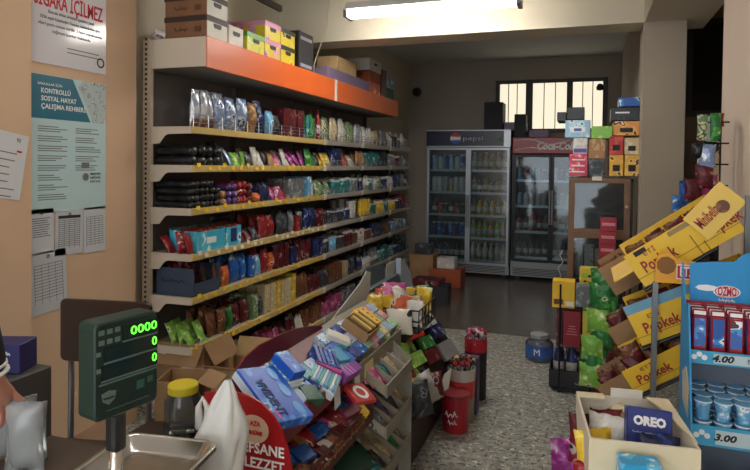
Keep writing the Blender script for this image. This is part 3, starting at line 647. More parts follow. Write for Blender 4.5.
disc(hp, w-.13, -.036, hc-.03, .045, mat('leaf_green', '4f7a58', .5), 'round_sticker')
x2 = x1+.02; x3 = P(586, 200, Y=YC).x; h2 = P(540, 137, Y=YC).z; hz2 = P(540, 154, Y=YC).z; d1 = P(551, 200, Y=YC).x
CRED = mat('cola_red_header', 'a3161f', .35)
t2, hp2, w2_ = cooler('drinks_cooler', 'tall black drinks cooler with a curved red header and white script', x2, x3, h2, CRED, mat('cooler_black', '1a1b1d', .4), BLACKM, [(x2+.02, d1), (d1, x3-.02)], hz2, P(535, 262, Y=YC).z, 'c')
text('Coca-Cola', hp2, INKW, .10, FY(.08, -.033, (h2+hz2)/2-.01), w=.48, shear=.35, bold=.05)
mb = MB(); pts = [(-w2_+.03+q*.09, -.033, (h2+hz2)/2+.05+.035*math.sin(q*.9)) for q in range(9)]
mb.tube(pts, .008, INKW, 6); mb.tube([(p[0], p[1], p[2]-.10+.02*math.cos(p[0]*9)) for p in pts[:5]], .006, INKW, 6); link('ribbon', mb.mesh('ribbon', smooth=True), hp2)
def fill(x0, x1, z, specs, side, lv, who, lay=2, y0=YC+.075):
    x = x0+.045; k = 0
    while x < x1-.035:
        kind, col, r, h = specs[k % len(specs)]; h *= 1.12
        for q in range(lay):
            n_, ln, c = KN[kind]
            o = link('drink_'+kind, pmesh(kind, col, r*2, h, r*2, 0), None, (x+rnd.uniform(-.004, .004), y0+r+q*(2*r+.015), z+.004), (0, 0, rnd.uniform(0, 6)))
            tag(o, '%s drink %s on the %s shelf %s, %s cooler' % (CN[col], ln.split()[-1], lv, side, who), 'can' if kind == 'can' else 'bottle', '%s drink %ss %s %s %s' % (CN[col], ln.split()[-1], side, lv, who))
        x += 2*r+.014; k += 1
B1 = [[('bottle', 'navy', .034, .21), ('bottle', 'dgrey', .034, .21)], [('can', 'navy', .032, .17), ('can', 'blue', .032, .17)], [('bottle', 'brown', .034, .19), ('can', 'orange', .032, .13), ('can', 'dgrey', .032, .13)], [('can', 'white', .032, .19), ('can', 'white', .032, .19), ('can', 'silver', .03, .19), ('can', 'cream', .032, .17)], [('can', 'lblue', .032, .19), ('can', 'white', .032, .17), ('can', 'blue', .032, .19)]]
B2 = [[('bottle', 'white', .034, .21), ('bottle', 'cream', .034, .2)], [('bottle', 'lime', .034, .22), ('bottle', 'yellow', .034, .2)], [('bottle', 'mixgreen', .036, .21), ('bottle', 'yellow', .034, .18)], [('bottle', 'mixgreen', .034, .2), ('bottle', 'teal', .034, .18)], [('bottle', 'silver', .034, .22), ('bottle', 'mixgreen', .034, .21)]]
for q in range(5):
    z = zb+.05+q*((hz-zb-.06)/5)
    fill(x0+.05, xm-.01, z, B1[q], 'by the shelving side', ORDB[q], 'blue topped')
    fill(xm+.01, x1-.05, z, B2[q], 'by the cabinet side', ORDB[q], 'blue topped')
zb2 = P(535, 262, Y=YC).z
B3 = [[('bottle', 'dgrey', .034, .2), ('bottle', 'black', .034, .2)], [('bottle', 'red', .036, .2), ('bottle', 'maroon', .036, .2), ('bottle', 'orange', .036, .26)], [('can', 'silver', .032, .15), ('can', 'white', .032, .15)], [('can', 'lblue', .032, .15), ('can', 'red', .032, .13), ('can', 'silver', .032, .15)]]
for q in range(4):
    z = zb2+.05+q*((hz2-zb2-.06)/4)
    fill(x2+.05, d1-.01, z, B3[q], 'behind the wide door', ORDB[q], 'red topped'); fill(d1+.01, x3-.06, z, B3[q][::-1], 'nearest the cabinet', ORDB[q], 'red topped')
def pbox(name, label, px0, py0, px1, py1, Y, d, m, cat='box', front=None, s=None, sm=None, sw=.8, sh=.3, group=None, zfix=None, depth_to_back=True):
    """carton whose front face fills the photo rectangle at depth Y"""
    a = P(px0, py1, Y=Y); b = P(px1, py0, Y=Y); w = b.x-a.x; z0 = a.z if zfix is None else zfix; h = b.z-z0
    o = thing(name, label, cat, ((a.x+b.x)/2, Y, z0), group=group)
    link('carton_body', B((-w/2, 0, 0), (w/2, d, h), m, .003), o)
    if front: link('front_print', B((-w/2+.003, -.0015, .003), (w/2-.003, 0, h-.003), front), o)
    if s: text(s, o, sm or INKW, h*sh, FY(0, -.002, h*.5), w=w*sw, bold=.02)
    return o, w, h
CT = P(468, 130, Y=YC).z
pbox('carton', 'dark box standing on the blue topped cooler before the window', 484, 102, 503, 130, YC+.1, .3, mat('near_black_card', '26262b', .6), zfix=CT)
pbox('carton', 'pale lilac box lying on the blue topped cooler', 504, 122, 526, 131, YC+.2, .25, mat('lilac_card', 'a08fa8', .6), zfix=CT)
pbox('carton', 'small dark box standing behind the curved red header', 514, 114, 526, 140, YC+.15, .2, mat('near_black_card', '26262b', .6), zfix=h2)
pbox('carton', 'low white box lying on the red topped cooler', 529, 130, 548, 140, YC+.2, .2, mat('lilac_card', 'a08fa8', .6), zfix=h2)
# low cartons on the floor before the coolers
def fbox(label, px, py, w, d, h, m, rz=0, name='carton', cat='box', z=0):
    p = P(px, py, Z=z); o = thing(name, label, cat, (p.x, p.y, z), (0, 0, rz)); link('carton_body', B((-w/2, -d/2, 0), (w/2, d/2, h), m, .003), o); return o
b1_ = fbox('brown carton on the brown floor before the blue topped cooler', 447, 285, .4, .3, .22, mat('rust_card', 'a5512f', .6))
fbox('dark red carton on the floor beside the far shelving', 428, 300, .32, .3, .24, pc('maroon', 9))
fbox('black carton on the floor beside the dark red one', 438, 303, .25, .3, .2, mat('near_black_card', '26262b', .6), .1)
b2_ = fbox('tan carton on the floor at the far end of the shelving', 424, 283, .3, .3, .38, CARD)
fbox('small white and red carton on the brown carton before the cooler', 447, 277, .22, .2, .13, pc('white', 8), z=.221).location = (b1_.location.x, b1_.location.y, .2205)
o = fbox('small blue grey boxed appliance on the tan carton beside the cooler', 424, 268, .2, .2, .12, pc('dgrey', 10), z=.381); o.location = (b2_.location.x, b2_.location.y, .3805)
# ------------------------------------------------------------------ glazed cabinet with cartons on top
YK = 4.95; a = P(569, 178, Y=YK); b = P(634, 178, Y=YK); KX0, KX1, KZ = a.x, b.x, a.z
WOOD = mat('brown_wood_frame', '7a5a3f', .5, vary=.15, vscale=10); WD = mat('dark_cabinet_wood', '2e241d', .5)
t = thing('glass_cabinet', 'dark cabinet with brown wooden frames and two glazed doors below stacked cartons', 'cabinet', ((KX0+KX1)/2, YK, 0)); w = (KX1-KX0)/2
link('carcass', MB().box((-w, .03, 0), (-w+.02, .45, KZ), WD).box((w-.02, .03, 0), (w, .45, KZ), WD).box((-w+.02, .43, 0), (w-.02, .45, KZ), WD).box((-w, .03, KZ-.02), (w, .45, KZ), WD).box((-w+.02, .03, 0), (w-.02, .43, .06), WD).box((-w+.02, .05, .6), (w-.02, .43, .615), WD).mesh('carcass'), t)
fz = [P(600, y, Y=YK).z for y in (182, 234)]
for k, (za, zb_) in enumerate([(fz[1], KZ), (.05, fz[1]-.002)]):
    mb = MB(); f = .045; mb.box((-w, 0, za), (-w+f, .03, zb_), WOOD); mb.box((w-f-.02, 0, za), (w-.02, .03, zb_), WOOD); mb.box((-w+f, 0, za), (w-f-.02, .03, za+f*.8), WOOD); mb.box((-w+f, 0, zb_-f*.8), (w-f-.02, .03, zb_), WOOD)
    dr = link('door', mb.mesh('door', bevel=.003), t); link('glass_pane', B((-w+f, .012, za+f*.8), (w-f-.02, .016, zb_-f*.8), GLASS), dr)
    link('door_knob', MB().lathe([(0, 0, SILVER), (.012, .003, SILVER), (.012, .014, SILVER), (0, .018, SILVER)], 10).mesh('knob'), dr, M=FY(w-f, -.001, (za+zb_)/2))
for k in range(5):
    prod('box', ['silver', 'white', 'cream', 'grey', 'brown'][k], .07, .28-.03*k, .08, (KX0+.08+.08*k, YK+.25, .616), (0, 0, PI/2), '%s carton standing inside the glazed cabinet' % CN[['silver', 'white', 'cream', 'grey', 'brown'][k]])
PX = [ # label, px box, material colour, text
 ('red_pink', 569, 154, 588, 176, 'pink', 'red and pink carton on the cabinet, outermost in the bottom row'), ('dark', 588.4, 159, 605, 176, 'dgrey', 'dark printed carton on the cabinet between the pink and the yellow cartons'),
 ('y1', 609, 155, 624, 176, 'yellow', 'yellow carton on the cabinet, beside the pillar end yellow one'), ('y2', 624.4, 155, 640, 176, 'yellow', 'yellow carton on the cabinet nearest the pillar'),
 ('w1', 573, 138, 588, 153.6, 'white', 'white and blue carton resting on the pink carton'), ('t1', 588.4, 139, 606, 158.6, 'tan', 'tan carton resting on the dark printed carton'),
 ('r1', 609, 136, 624, 154.6, 'red', 'red carton with a dark label in the cabinet top stack'), ('c1', 624.4, 138, 640, 154.6, 'cream', 'cream carton with a dark label in the cabinet top stack'),
 ('b1', 565, 120, 591, 137.6, 'lblue', 'light blue carton with a white label high on the cabinet stack'), ('g1', 591.4, 126, 613, 138.6, 'lime', 'green and yellow flat carton beside the light blue one'),
 ('y3', 613.4, 121, 640, 135.6, 'orange', 'orange yellow carton below the black one in the cabinet stack'), ('k1', 611, 107, 640, 120.6, 'black', 'black carton with small white lettering in the cabinet stack'),
 ('u1', 619, 97, 641, 106.6, 'blue', 'blue carton at the very top of the cabinet stack'), ('k2', 567, 107, 585, 119.6, 'black', 'black carton on the light blue carton'), ('k3', 557, 112, 566.5, 121, 'black', 'small black carton at the window end of the cabinet stack')]
FR = dict(pink=['c83a5a', 'e06a80', 'f0e0e4', 'a0244a'], yellow=['dca83c', 'e6bb5a', '3a2a20', 'b5362c'], red=['b8302c', 'd0503c', '2a1a1a', 'e8c87a'], cream=['d0b890', 'e0cfa8', '2c2420', 'a03a34'], lblue=['93bcd4', 'b4d2e2', 'eef4f6', '3c78a4'], orange=['d9944a', 'e4ab62', '3a2620', 'efdcb0'])
for nm, u0, v0, u1, v1, col, lab in PX:
    m = pmat('stk_'+col, FR[col], 14, .45) if col in FR else pc(col, 14)
    o, w_, h_ = pbox('stacked_carton', lab, u0, v0, u1-.3, v1, YK+.02, .3, m)
    if nm in ('r1', 'c1', 'y1', 'y2', 'y3'): rlabel(o, FY(0, -.001, h_*.38), w_*.5, h_*.3, INK)
    if nm == 'b1': rlabel(o, FY(0, -.001, h_*.45), w_*.6, h_*.3, INKW); rlabel(o, FY(0, -.0018, h_*.45), w_*.3, h_*.16, mat('emblem_blue', '2458b0', .4))
    if nm == 'k1': rlabel(o, FY(-.02, -.001, h_*.6), w_*.5, h_*.12, INKW)
    if nm == 'w1': rlabel(o, FY(0, -.001, h_*.2), w_*.9, h_*.25, mat('print_purple_l', '5a4a9a', .5))
    if nm == 'red_pink':
        for q in range(3): rlabel(o, FY(0, -.001, h_*(.2+.27*q)), w_*.7, h_*.06, INKW, 'stripe')
rlabel_o = pbox('price_card', 'small white price card on the cabinet edge below the cartons', 592, 176.5, 602, 180.5, YK-.006, .004, WHITE, 'price card')
for k in range(12):
    if 1: 
        a = P(600, 213, Y=4.75); b = P(616, 213, Y=4.75)
        o = thing('red_carton', 'red carton in the tall stack before the glazed cabinet', 'box', ((a.x+b.x)/2+rnd.uniform(-.004, .004), 4.75, k*.094), group='red cartons stacked before the glazed cabinet')
        link('carton_body', cbox(b.x-a.x, .14, .092, mat('glossy_red_carton', 'a81e30', .35)), o)
        rlabel(o, FY(0, -.0705, .05), .09, .022, mat('pink_print', 'd88a92', .5), 'printed_band')
# white cord hanging by the black cooler
pts = [P(x, y, Y=7.6) for x, y in [(563, 250), (560, 255), (563, 262), (558, 268), (561, 276), (556, 282)]]
pts.append(Vector((pts[-1].x, 7.6, .01)))
tag(link('power_cord', MB().tube(pts, .006, INKW, 6).mesh('cord', smooth=True)), 'white cord hanging down in front of the black cooler', 'cord')
# ------------------------------------------------------------------ wire floor rack with snacks (aisle, before the cabinet)
YR = 4.15
t = thing('display_rack', 'thin black wire display rack carrying boxed snacks and bottles', 'rack', (.04, YR, 0))
RX0, RX1 = -.19, .2; zl = [P(565, y, Y=YR).z for y in (389, 346.5, 307.5)]
for x in (RX0, RX1):
    for y in (.0, .3): link('post', MB().tube([(x, y, 0), (x, y, .72)], .007, BLACKM, 6).mesh('post'), t)
for z in (max(zl[0], .012), zl[1], zl[2]):
    mb = MB()
    for q in range(7): mb.tube([(RX0, q*.05, z-.006), (RX1, q*.05, z-.006)], .004, BLACKM, 5)
    link('wire_shelf', mb.mesh('ws'), t)
def rbox(name, label, u0, v0, u1, v1, m, d=.12, Y=YR, cat='box', **k): return pbox(name, label, u0, v0, u1, v1, Y, d, m, cat, **k)
o, w_, h_ = rbox('snack_carton', 'yellow carton with a brown cake picture on the top of the wire rack', 552, 282, 575, 307, YEL); rlabel(o, FY(-.03, -.001, .04), .06, .035, pc('brown'), 'cake_picture'); rlabel(o, FY(.04, -.001, .03), .05, .03, INKW)
o, w_, h_ = rbox('snack_carton', 'silvery grey foil carton on the top of the wire rack', 575.5, 287, 594, 307, pc('grey', 30), .12)
o, w_, h_ = pbox('snack_carton', 'yellow carton with dark wedges standing behind the silvery grey carton', 579, 269, 598, 307, YR+.16, .1, pmat('ywedge', ['e3c838', 'e3c838', '4a4420', '8aa040'], 14)); rlabel(o, FY(0, -.001, h_-.05), .09, .03, mat('limegreen_print', 'a8c83a', .5))
o, w_, h_ = rbox('snack_carton', 'dark red carton with fine white print on the middle level of the wire rack', 563, 312, 581, 346, mat('wine_red_card', '8f1826', .45), .1)
for q in range(4): rlabel(o, FY(0, -.001, h_*.35+q*.018), .07-.01*q, .004, mat('pink_print', 'd88a92', .5), 'text_line')
rbox('snack_carton', 'pinkish maroon carton behind the edge of the dark red carton', 556, 309, 563, 346, pc('maroon'), .1, YR+.02)
rbox('snack_carton', 'yellow green carton beside the dark red carton on the wire rack', 582, 310, 600, 346, pmat('ygreen', ['c8c23a', 'a8c050', '4a8030', 'e8d860'], 16), .1)
for q in range(4):
    for r_ in range(2):
        o = prod('bottle', 'navy', .072, .27, .072, (-.155+q*.082, YR+.08+r_*.09, zl[0]+.03), (0, 0, q), 'dark blue drink bottle standing in the low black tray', 'dark bottles in the black tray', name='drink_bottle')
a = P(549, 372, Y=YR-.0); b = P(590, 390, Y=YR)
o = thing('bottle_tray', 'low black tray printed in white holding dark blue bottles', 'tray', ((a.x+b.x)/2, YR, zl[0]+.002)); w_ = b.x-a.x
m = mat('near_black_card', '26262b', .6); link('tray_body', MB().box((-w_/2, 0, 0), (w_/2, .26, .005), m).box((-w_/2, 0, 0), (w_/2, .004, .12), m).box((-w_/2, .256, 0), (w_/2, .26, .12), m).box((-w_/2, 0, 0), (-w_/2+.004, .26, .12), m).box((w_/2-.004, 0, 0), (w_/2, .26, .12), m).mesh('tray'), o)
scrawl(o, SILVER, .09, .016, FY(.08, -.001, .04))
# blue-lidded jar on the floor
p = P(539, 359, Z=0)
JB = clear('pale_blue_plastic', 'b8cfe0', .88)
t = thing('plastic_jar', 'squat clear jar with a blue label standing alone on the grey floor', 'jar', (p.x, p.y, 0))
link('jar_body', MB().lathe([(0, 0, JB), (.095, 0, JB), (.105, .02, JB), (.105, .13, JB), (.07, .165, JB), (.062, .19, JB)], 20).mesh('jb', smooth=True), t)
link('jar_label', MB().lathe([(.1065, .035, mat('jar_blue', '2e5fa8', .5)), (.1065, .12, mat('jar_blue', '2e5fa8', .5))], 20).mesh('jl', smooth=True), t)
link('lid', MB().lathe([(.066, .17, SILVER), (.068, .172, SILVER), (.068, .198, SILVER), (0, .2, SILVER)], 20).mesh('lid'), t)
text('M', t, INKW, .05, FY(-.01, -.109, .078)); link('contents', MB().lathe([(0, .008, pc('blue', 40)), (.088, .008, pc('blue', 40)), (.09, .12, pc('blue', 40)), (0, .13, pc('blue', 40))], 14).mesh('cont'), t)
# hanging green and brown snack strips on a stand
YS = 3.15
SX = P(613, 300, Y=YS+.08).x
t = thing('strip_stand', 'slim black pole stand holding clip strips of snack bags', 'stand', (SX, YS+.08, 0))
link('pole', MB().tube([(0, 0, 0.02), (0, 0, .95)], .01, BLACKM).mesh('pole'), t); link('foot_plate', MB().lathe([(0, 0, BLACKM), (.14, 0, BLACKM), (.14, .015, BLACKM), (0, .02, BLACKM)], 18).mesh('fp'), t)
link('crossbar', MB().tube([(-.12, -.03, .95), (.08, -.03, .95)], .006, BLACKM).mesh('cb'), t)
for k, (x, y, col) in enumerate([(602, 285, 'green'), (600, 299, 'green'), (606, 311, 'green'), (598, 325, 'lime'), (601, 339, 'green'), (592, 351, 'lime'), (595, 366, 'green'), (590, 378, 'lime')]):
    p = P(x, y+9, Y=YS-.01*(k % 2)); prod('bag', col, .11, .125, .045, (p.x, p.y, p.z), (0, .1, -PI/2+rnd.uniform(-.4, .4)), 'green snack bag clipped in the hanging strip beside the yellow cake cartons', 'green snack bags in the hanging strip', var=k % 3, name='snack_bag')
for k, (x, y, col) in enumerate([(612, 318, 'dgrey'), (610, 333, 'brown'), (609, 347, 'brown'), (606, 361, 'maroon'), (607, 376, 'brown'), (604, 390, 'maroon')]):
    p = P(x, y+9, Y=YS+.05); prod('bag', col, .1, .12, .045, (p.x, p.y, p.z), (0, .1, -PI/2+rnd.uniform(-.4, .4)), 'dark brown glossy snack bag clipped in the strip behind the green bags', 'brown snack bags in the hanging strip', var=k % 3)
# ------------------------------------------------------------------ yellow cake cartons on the sloping rack
YP = 2.1
t = thing('cake_rack', 'black metal rack with sloping tiers of yellow cake cartons', 'rack', (.4, YP, 0))
PXp = P(655, 300, Y=YP-.02).x-.4
for x, h, y in ((PXp, P(655, 282, Y=YP-.02).z, -.02), (PXp+.25, 1.42, -.02), (PXp, 1.1, .52), (PXp+.25, 1.42, .52)): link('post', MB().box((x-.008, y-.008, 0), (x+.008, y+.008, h), GREYM if y < 0 else BLACKM).mesh('post'), t)
YEL2 = mat('cake_box_yellow', 'edc02e', .5, vary=.04, vscale=6); YSTR = mat('cake_box_line', '8a5a1e', .6)
BIN = mat('carton_inside', '7a5234', .8)
def cake(label, tl, bl, tr, L, Y, d, big=True, t_=.004, fill='brown', lab2=None, m=YEL2, blue=False):
    A = P(*bl, Y=Y); Bq = P(*tl, Y=Y); Cq = P(*tr, Y=Y); u = (Cq-Bq).normalized(); h = (Bq-A).length
    M = fr(A, (u.x, 0, u.z), (-u.z, 0, u.x))          # x along the slope, y away from the tier, z towards the camera side
    o = thing('cake_carton', label, 'box', M=M)
    mb = MB(); mb.box((0, 0, -t_), (L, h, 0), m); mb.box((0, 0, -d), (L, h, -d+t_), m); mb.box((0, 0, -d+t_), (L, t_, -t_), m); mb.box((0, 0, -d+t_), (t_, h*.55, -t_), m); mb.box((L-t_, 0, -d+t_), (L, h, -t_), m)
    mb.box((t_, t_, -d+t_), (L-t_, t_*2, -t_), BIN)
    link('carton_body', mb.mesh('cb'), o)
    if big:
        for k, x in enumerate([.085, .30]):
            text('Popkek', o, mat('print_red_brown', '9b2418', .5), h*.34, Matrix.Translation((x, h*.45, .001)), w=.115, bold=.03); text('ETİ', o, mat('print_red_brown', '9b2418', .5), h*.14, Matrix.Translation((x-.01, h*.78, .001)), w=.04)
        link('fold_line', MB().box((0, h*.24, .0), (L, h*.255, .0008), YSTR).box((.2, 0, 0), (.203, h*.6, .0008), YSTR).box((.225, 0, 0), (.228, h*.3, .0008), YSTR).mesh('fl'), o)
    if blue: link('top_band', B((0, h, -t_), (L, h+.03, 0), mat('cake_blue_band', '6fa3bd', .5)), o); 
    n = int(L/.075); r2 = 3
    for k in range(n):
        for q in range(r2): link('cake_packet', me_bag(.07, .085, .04, pc(fill if (k+q) % 3 else 'maroon', 22, .5), k+q), o, M=Matrix.Translation((.045+k*.075, h*.2, -.055-q*(d-.1)/r2)) @ Matrix.Rotation(rnd.uniform(-.5, .5), 4, 'Y') @ Matrix.Rotation(-PI/2, 4, 'X') @ Matrix.Rotation(PI/2, 4, 'Z'))
    return o, M, h
o1, M1, h1 = cake('topmost yellow cake carton with its long lid flap raised towards the wall', (625, 256), (645, 287), (698, 213), .34, YP, .30)
link('end_flap', B((-.07, h1*.5, -.28), (0, h1*.54, -.01), YEL2), o1)
link('brand_plate', B((.03, h1*.82, .0005), (.07, h1*.96, .0015), INK), o1); link('brand_plate', B((.15, h1*.84, .0005), (.22, h1*.97, .0015), mat('dull_gold_print', '9a8450', .5)), o1)
#link('cake_picture', MB().lathe([(0, 0, pc('brown', 30)), (.035, .0005, pc('brown', 30)), (.035, .0012, pc('brown', 30)), (0, .0012, pc('brown', 30))], 18).mesh('cp'), o1, M=Matrix.Translation((.21, h1*.30, .001)))
fl = [P(x, y, Y=YP-.012) for x, y in [(683, 219), (709, 240), (747, 202), (718, 182)]]
A = fl[1]; u = (fl[2]-fl[1]).normalized(); M = fr(A, (u.x, 0, u.z), (-u.z, 0, u.x)); Lf = (fl[2]-fl[1]).length; Hf = (fl[0]-fl[1]).length
f = link('lid_flap', B((0, 0, -.004), (Lf, Hf, 0), mat('cake_lid_yellow', 'edc860', .5)), o1, M=M1.inverted() @ M)
text('Minibella', f, mat('print_red_brown', '9b2418', .5), .036, Matrix.Translation((Lf*.33, Hf*.52, .001)), w=Lf*.5, bold=.03)
link('cake_picture', MB().lathe([(0, 0, pc('brown', 30)), (.02, .0005, pc('brown', 30)), (.02, .0012, pc('brown', 30)), (0, .0012, pc('brown', 30))], 14).mesh('cp'), f, M=Matrix.Translation((Lf*.66, Hf*.42, .001)))
cake('middle yellow cake carton with a light blue strip along its top edge', (628, 316), (642, 346), (685, 295), .42, YP, .3, blue=True)
cake('lowest yellow cake carton on the sloping rack behind the white carton', (622, 372), (636, 395), (687, 341), .42, YP, .3)
for k, (tl, bl, tr) in enumerate([((600, 268), (616, 296), (650, 240)), ((607, 330), (620, 350), (655, 305)), ((603, 385), (612, 410), (650, 360))]):
    cake('brown cardboard tray of brown cake packets behind the %s yellow cake carton' % ['topmost', 'middle', 'lowest'][k], tl, bl, tr, .38, YP+.32, .22, big=False, m=CARD)
for k in range(3):
    a = P(*[(645, 289), (642, 348), (636, 397)][k], Y=YP); c = P(*[(718, 246), (700, 325), (700, 368)][k], Y=YP)
    for yy in (.01, .5): link('tier_rail', MB().tube([(a.x-.4, yy, a.z-.008), (c.x-.4, yy, c.z-.008)], .006, BLACKM).mesh('tier'), t)
a = P(655, 282, Y=YP-.05); b = P(696, 256, Y=YP-.05); w_ = b.x-a.x; h_ = b.z-a.z
o = link('sign', MB().prism([(0, 0), (w_, 0), (w_, h_*.8), (w_*.55, h_*.85), (w_*.35, h_*1.1), (w_*.08, h_), (0, h_*.7)], mat('sign_orange', 'e9a326', .5), 'y', 0, .004).mesh('sign'), t, (a.x-.4, -.052, a.z))
rlabel(o, FY(w_*.76, -.001, h_*.42), w_*.46, h_*.52, INKW); rlabel(o, FY(w_*.76, -.0018, h_*.42), w_*.42, h_*.44, INKR); text('ETİ', o, INKW, h_*.34, FY(w_*.76, -.0026, h_*.42), w=w_*.3, bold=.04)
link('sun_emblem', MB().lathe([(0, 0, YSTR), (.028, .0005, YSTR), (.028, .0012, YSTR), (0, .0012, YSTR)], 9).mesh('sun'), o, M=FY(w_*.27, -.001, h_*.62))
# ------------------------------------------------------------------ hanging packets on the pegged rack in the recess
t = thing('peg_rack', 'black peg rack with hanging packets between the pillar and the wall', 'rack', (.6, 3.3, 0))
link('pole', MB().tube([(0, 0, 0), (0, 0, 1.75)], .012, BLACKM).mesh('pole'), t); link('foot_plate', MB().lathe([(0, 0, BLACKM), (.05, 0, BLACKM), (.05, .012, BLACKM), (0, .014, BLACKM)], 14).mesh('fp'), t)
for k, (x, y, z, col, w_, h_) in enumerate([(702, 140, 0, 'mixgreen', .045, .12), (709, 141, 1, 'white', .05, .12), (715, 141, 0, 'green', .05, .13), (717, 126, 1, 'red', .06, .06), (706, 168, 0, 'foilblue', .08, .11), (712, 182, 1, 'cream', .06, .2), (704, 188, 0, 'maroon', .08, .11), (709, 196, 1, 'pink', .07, .11), (693, 200, 0, 'maroon', .08, .1), (684, 208, 1, 'blue', .05, .13), (677, 212, 0, 'blue', .05, .08), (697, 158, 0, 'black', .05, .07), (712, 158, 1, 'black', .07, .08)]):
    p = P(x, y, Y=3.2+.04*z); prod('bag', col, w_, h_, .025, (min(p.x, .63), p.y, p.z), (0, 0, -PI/2+rnd.uniform(-.2, .2)), '%s packet hanging on the peg rack, %s' % (CN[col], ['uppermost beside the dark opening', 'second in the top row', 'nearest the wall in the top row', 'small one above the top row', 'in the middle row', 'long one against the wall', 'in the lower row', 'low down behind the raised lid flap', 'lowest dark red one', 'tilted one at the bottom', 'small one at the bottom', 'between the top and middle rows', 'short one beside the wall'][k]), None, var=k, name='hanging_packet', cat='packet')
for z in (1.72, 1.62, 1.52, 1.42, 1.32): link('peg_bar', MB().tube([(-.06, -.07, z), (.03, -.07, z)], .004, BLACKM, 5).tube([(-.015, -.07, z), (-.006, -.01, z)], .0035, BLACKM, 5).mesh('peg'), t)
# ------------------------------------------------------------------ blue chocolate display
YO = 1.75
ox = .4; a = P(690, 300, Y=YO); X0 = a.x; X1 = .64
t = thing('chocolate_display', 'blue cardboard display with a curved header, tube packets, cups and price tags', 'display stand', (X0, YO, 0)); W = X1-X0
hd = [P(x, y, Y=YO+.12) for x, y in [(690, 300), (690, 263), (712, 262), (735, 262), (742, 256), (752, 252), (770, 250), (790, 256)]]
pts = [(p.x-X0, p.z) for p in hd]+[(W, hd[1].z), (W, hd[0].z)]
link('header_card', MB().prism(pts, BLUEP, 'y', .12, .126).mesh('hdr'), t)
hz_ = hd[0].z
p = P(727, 292, Y=YO+.115); k = P(741, 292, Y=YO+.115).x-p.x
bd = link('brand_badge', MB().lathe([(0, 0, INKW), (1, .0005, INKW), (1, .002, INKW), (0, .002, INKW)], 24).mesh('bd'), t, M=FY(p.x-X0, .119, p.z) @ Matrix.Diagonal((k, k*.5, 1, 1)))
link('badge_ring', MB().lathe([(0, .002, INKR), (.88, .0021, INKR), (.88, .003, INKR), (0, .003, INKR)], 24).mesh('bd'), bd)
link('badge_field', MB().lathe([(0, .003, INKW), (.8, .0031, INKW), (.8, .0036, INKW), (0, .0036, INKW)], 24).mesh('bd'), bd)
text('OZMO', t, INKR, .024, FY(p.x-X0, .113, p.z), w=k*1.35, bold=.04)
p2 = P(727, 301, Y=YO+.115); scrawl(t, INKW, k*1.2, .012, FY(p2.x-X0, .118, p2.z))
p = P(707, 288, Y=YO+.115)
link('cloud_print', MB().lathe([(0, 0, INKW), (.022, .0005, INKW), (.022, .001, INKW), (0, .001, INKW)], 8).mesh('cl'), t, M=FY(p.x-X0, .119, p.z) @ Matrix.Diagonal((1.3, .4, 1, 1)))
zt1, zl1, zl0 = P(700, 347, Y=YO).z, P(700, 350, Y=YO).z, P(700, 363, Y=YO).z
# side panel, leaning outwards to the front
pa = P(690, 262, Y=YO+.12); sd = [(0.12, pa.z), (.12, 0), (-.10, 0), (-.10, .80), (-.0, zl1+.12), (.06, hz_)]
sp = link('side_panel', MB().prism([(y, z) for y, z in sd], BLUEP, 'x', -.004, 0).mesh('sp'), t)
link('cloud_print', MB().prism([(-.04, .86), (.05, .88), (.06, .95), (.0, .98), (-.05, .94)], mat('pale_scene_print', 'c9c2b4', .5), 'x', -.006, -.0045).mesh('cl'), sp)
link('cloud_print', MB().prism([(-.05, .78), (.01, .78), (.03, .81), (-.03, .83)], INKW, 'x', -.006, -.0045).mesh('cl'), sp)
link('side_panel', MB().prism([(y, z) for y, z in sd], BLUEP, 'x', W, W+.004).mesh('sp'), t)
link('back_panel', B((0, .12, 0), (W, .125, hz_), mat('display_inner_grey', '6f7680', .6)), t)
zc1, zc0 = P(720, 427, Y=YO-.06).z, P(720, 447, Y=YO-.06).z
for k, (z1_, z0_, yf, s) in enumerate([(zl1, zl0, 0, '4.00'), (zc1, zc0, -.06, '3.00')]):
    tr = link('tier', MB().box((0, yf, z0_), (W, .12, z0_+.004), BLUEP).box((0, yf-.004, z0_), (W, yf, z1_), mat('tier_lip_blue', '3da4cc', .5)).mesh('tier'), t)
    px = P(722 if k == 0 else 724, 357 if k == 0 else 438, Y=YO+yf).x-X0
    c = rlabel(tr, FY(px+.03, yf-.0055, (z1_+z0_)/2), .10, (z1_-z0_)*.72, mat('tag_pale', 'b9cdd2', .5), 'price_tag'); text(s, tr, INK, .017, FY(px, yf-.0065, (z1_+z0_)/2), w=.05, shear=.25, bold=.05)
    text('₺', tr, INKG, .013, FY(px+.06, yf-.0065, (z1_+z0_)/2))
    for q in range(3): disc(tr, .012+q*.012, yf-.0045, (z1_+z0_)/2+.008*(q % 2), .007, INKW, 'bubble_print', th=.001, n=10)
link('tier', B((0, -.08, .60), (W, .12, .605), BLUEP), t)
bd_ = P(700, 303, Y=YO+.1).z; 
link('red_band', B((0, .10, bd_-.035), (W, .105, bd_+.005), mat('dark_red_band', 'a01c2c', .5)), t)
TUB = pmat('tube_print', ['2a5fae', '3f8fd0', 'e8eef2', '4a1a20'], 26, .35); 
def me_tubepack():
    mb = MB(); w_ = .034; mb.box((-w_/2, -.011, 0), (w_/2, .011, .035), mat('tube_red', '9c1f2c', .4)); mb.box((-w_/2, -.011, .035), (w_/2, .011, .112), TUB); mb.box((-w_/2-.001, -.002, .112), (w_/2+.001, .002, .13), INKW); return mb.mesh('tubepack', bevel=.004)
tm = me_tubepack()
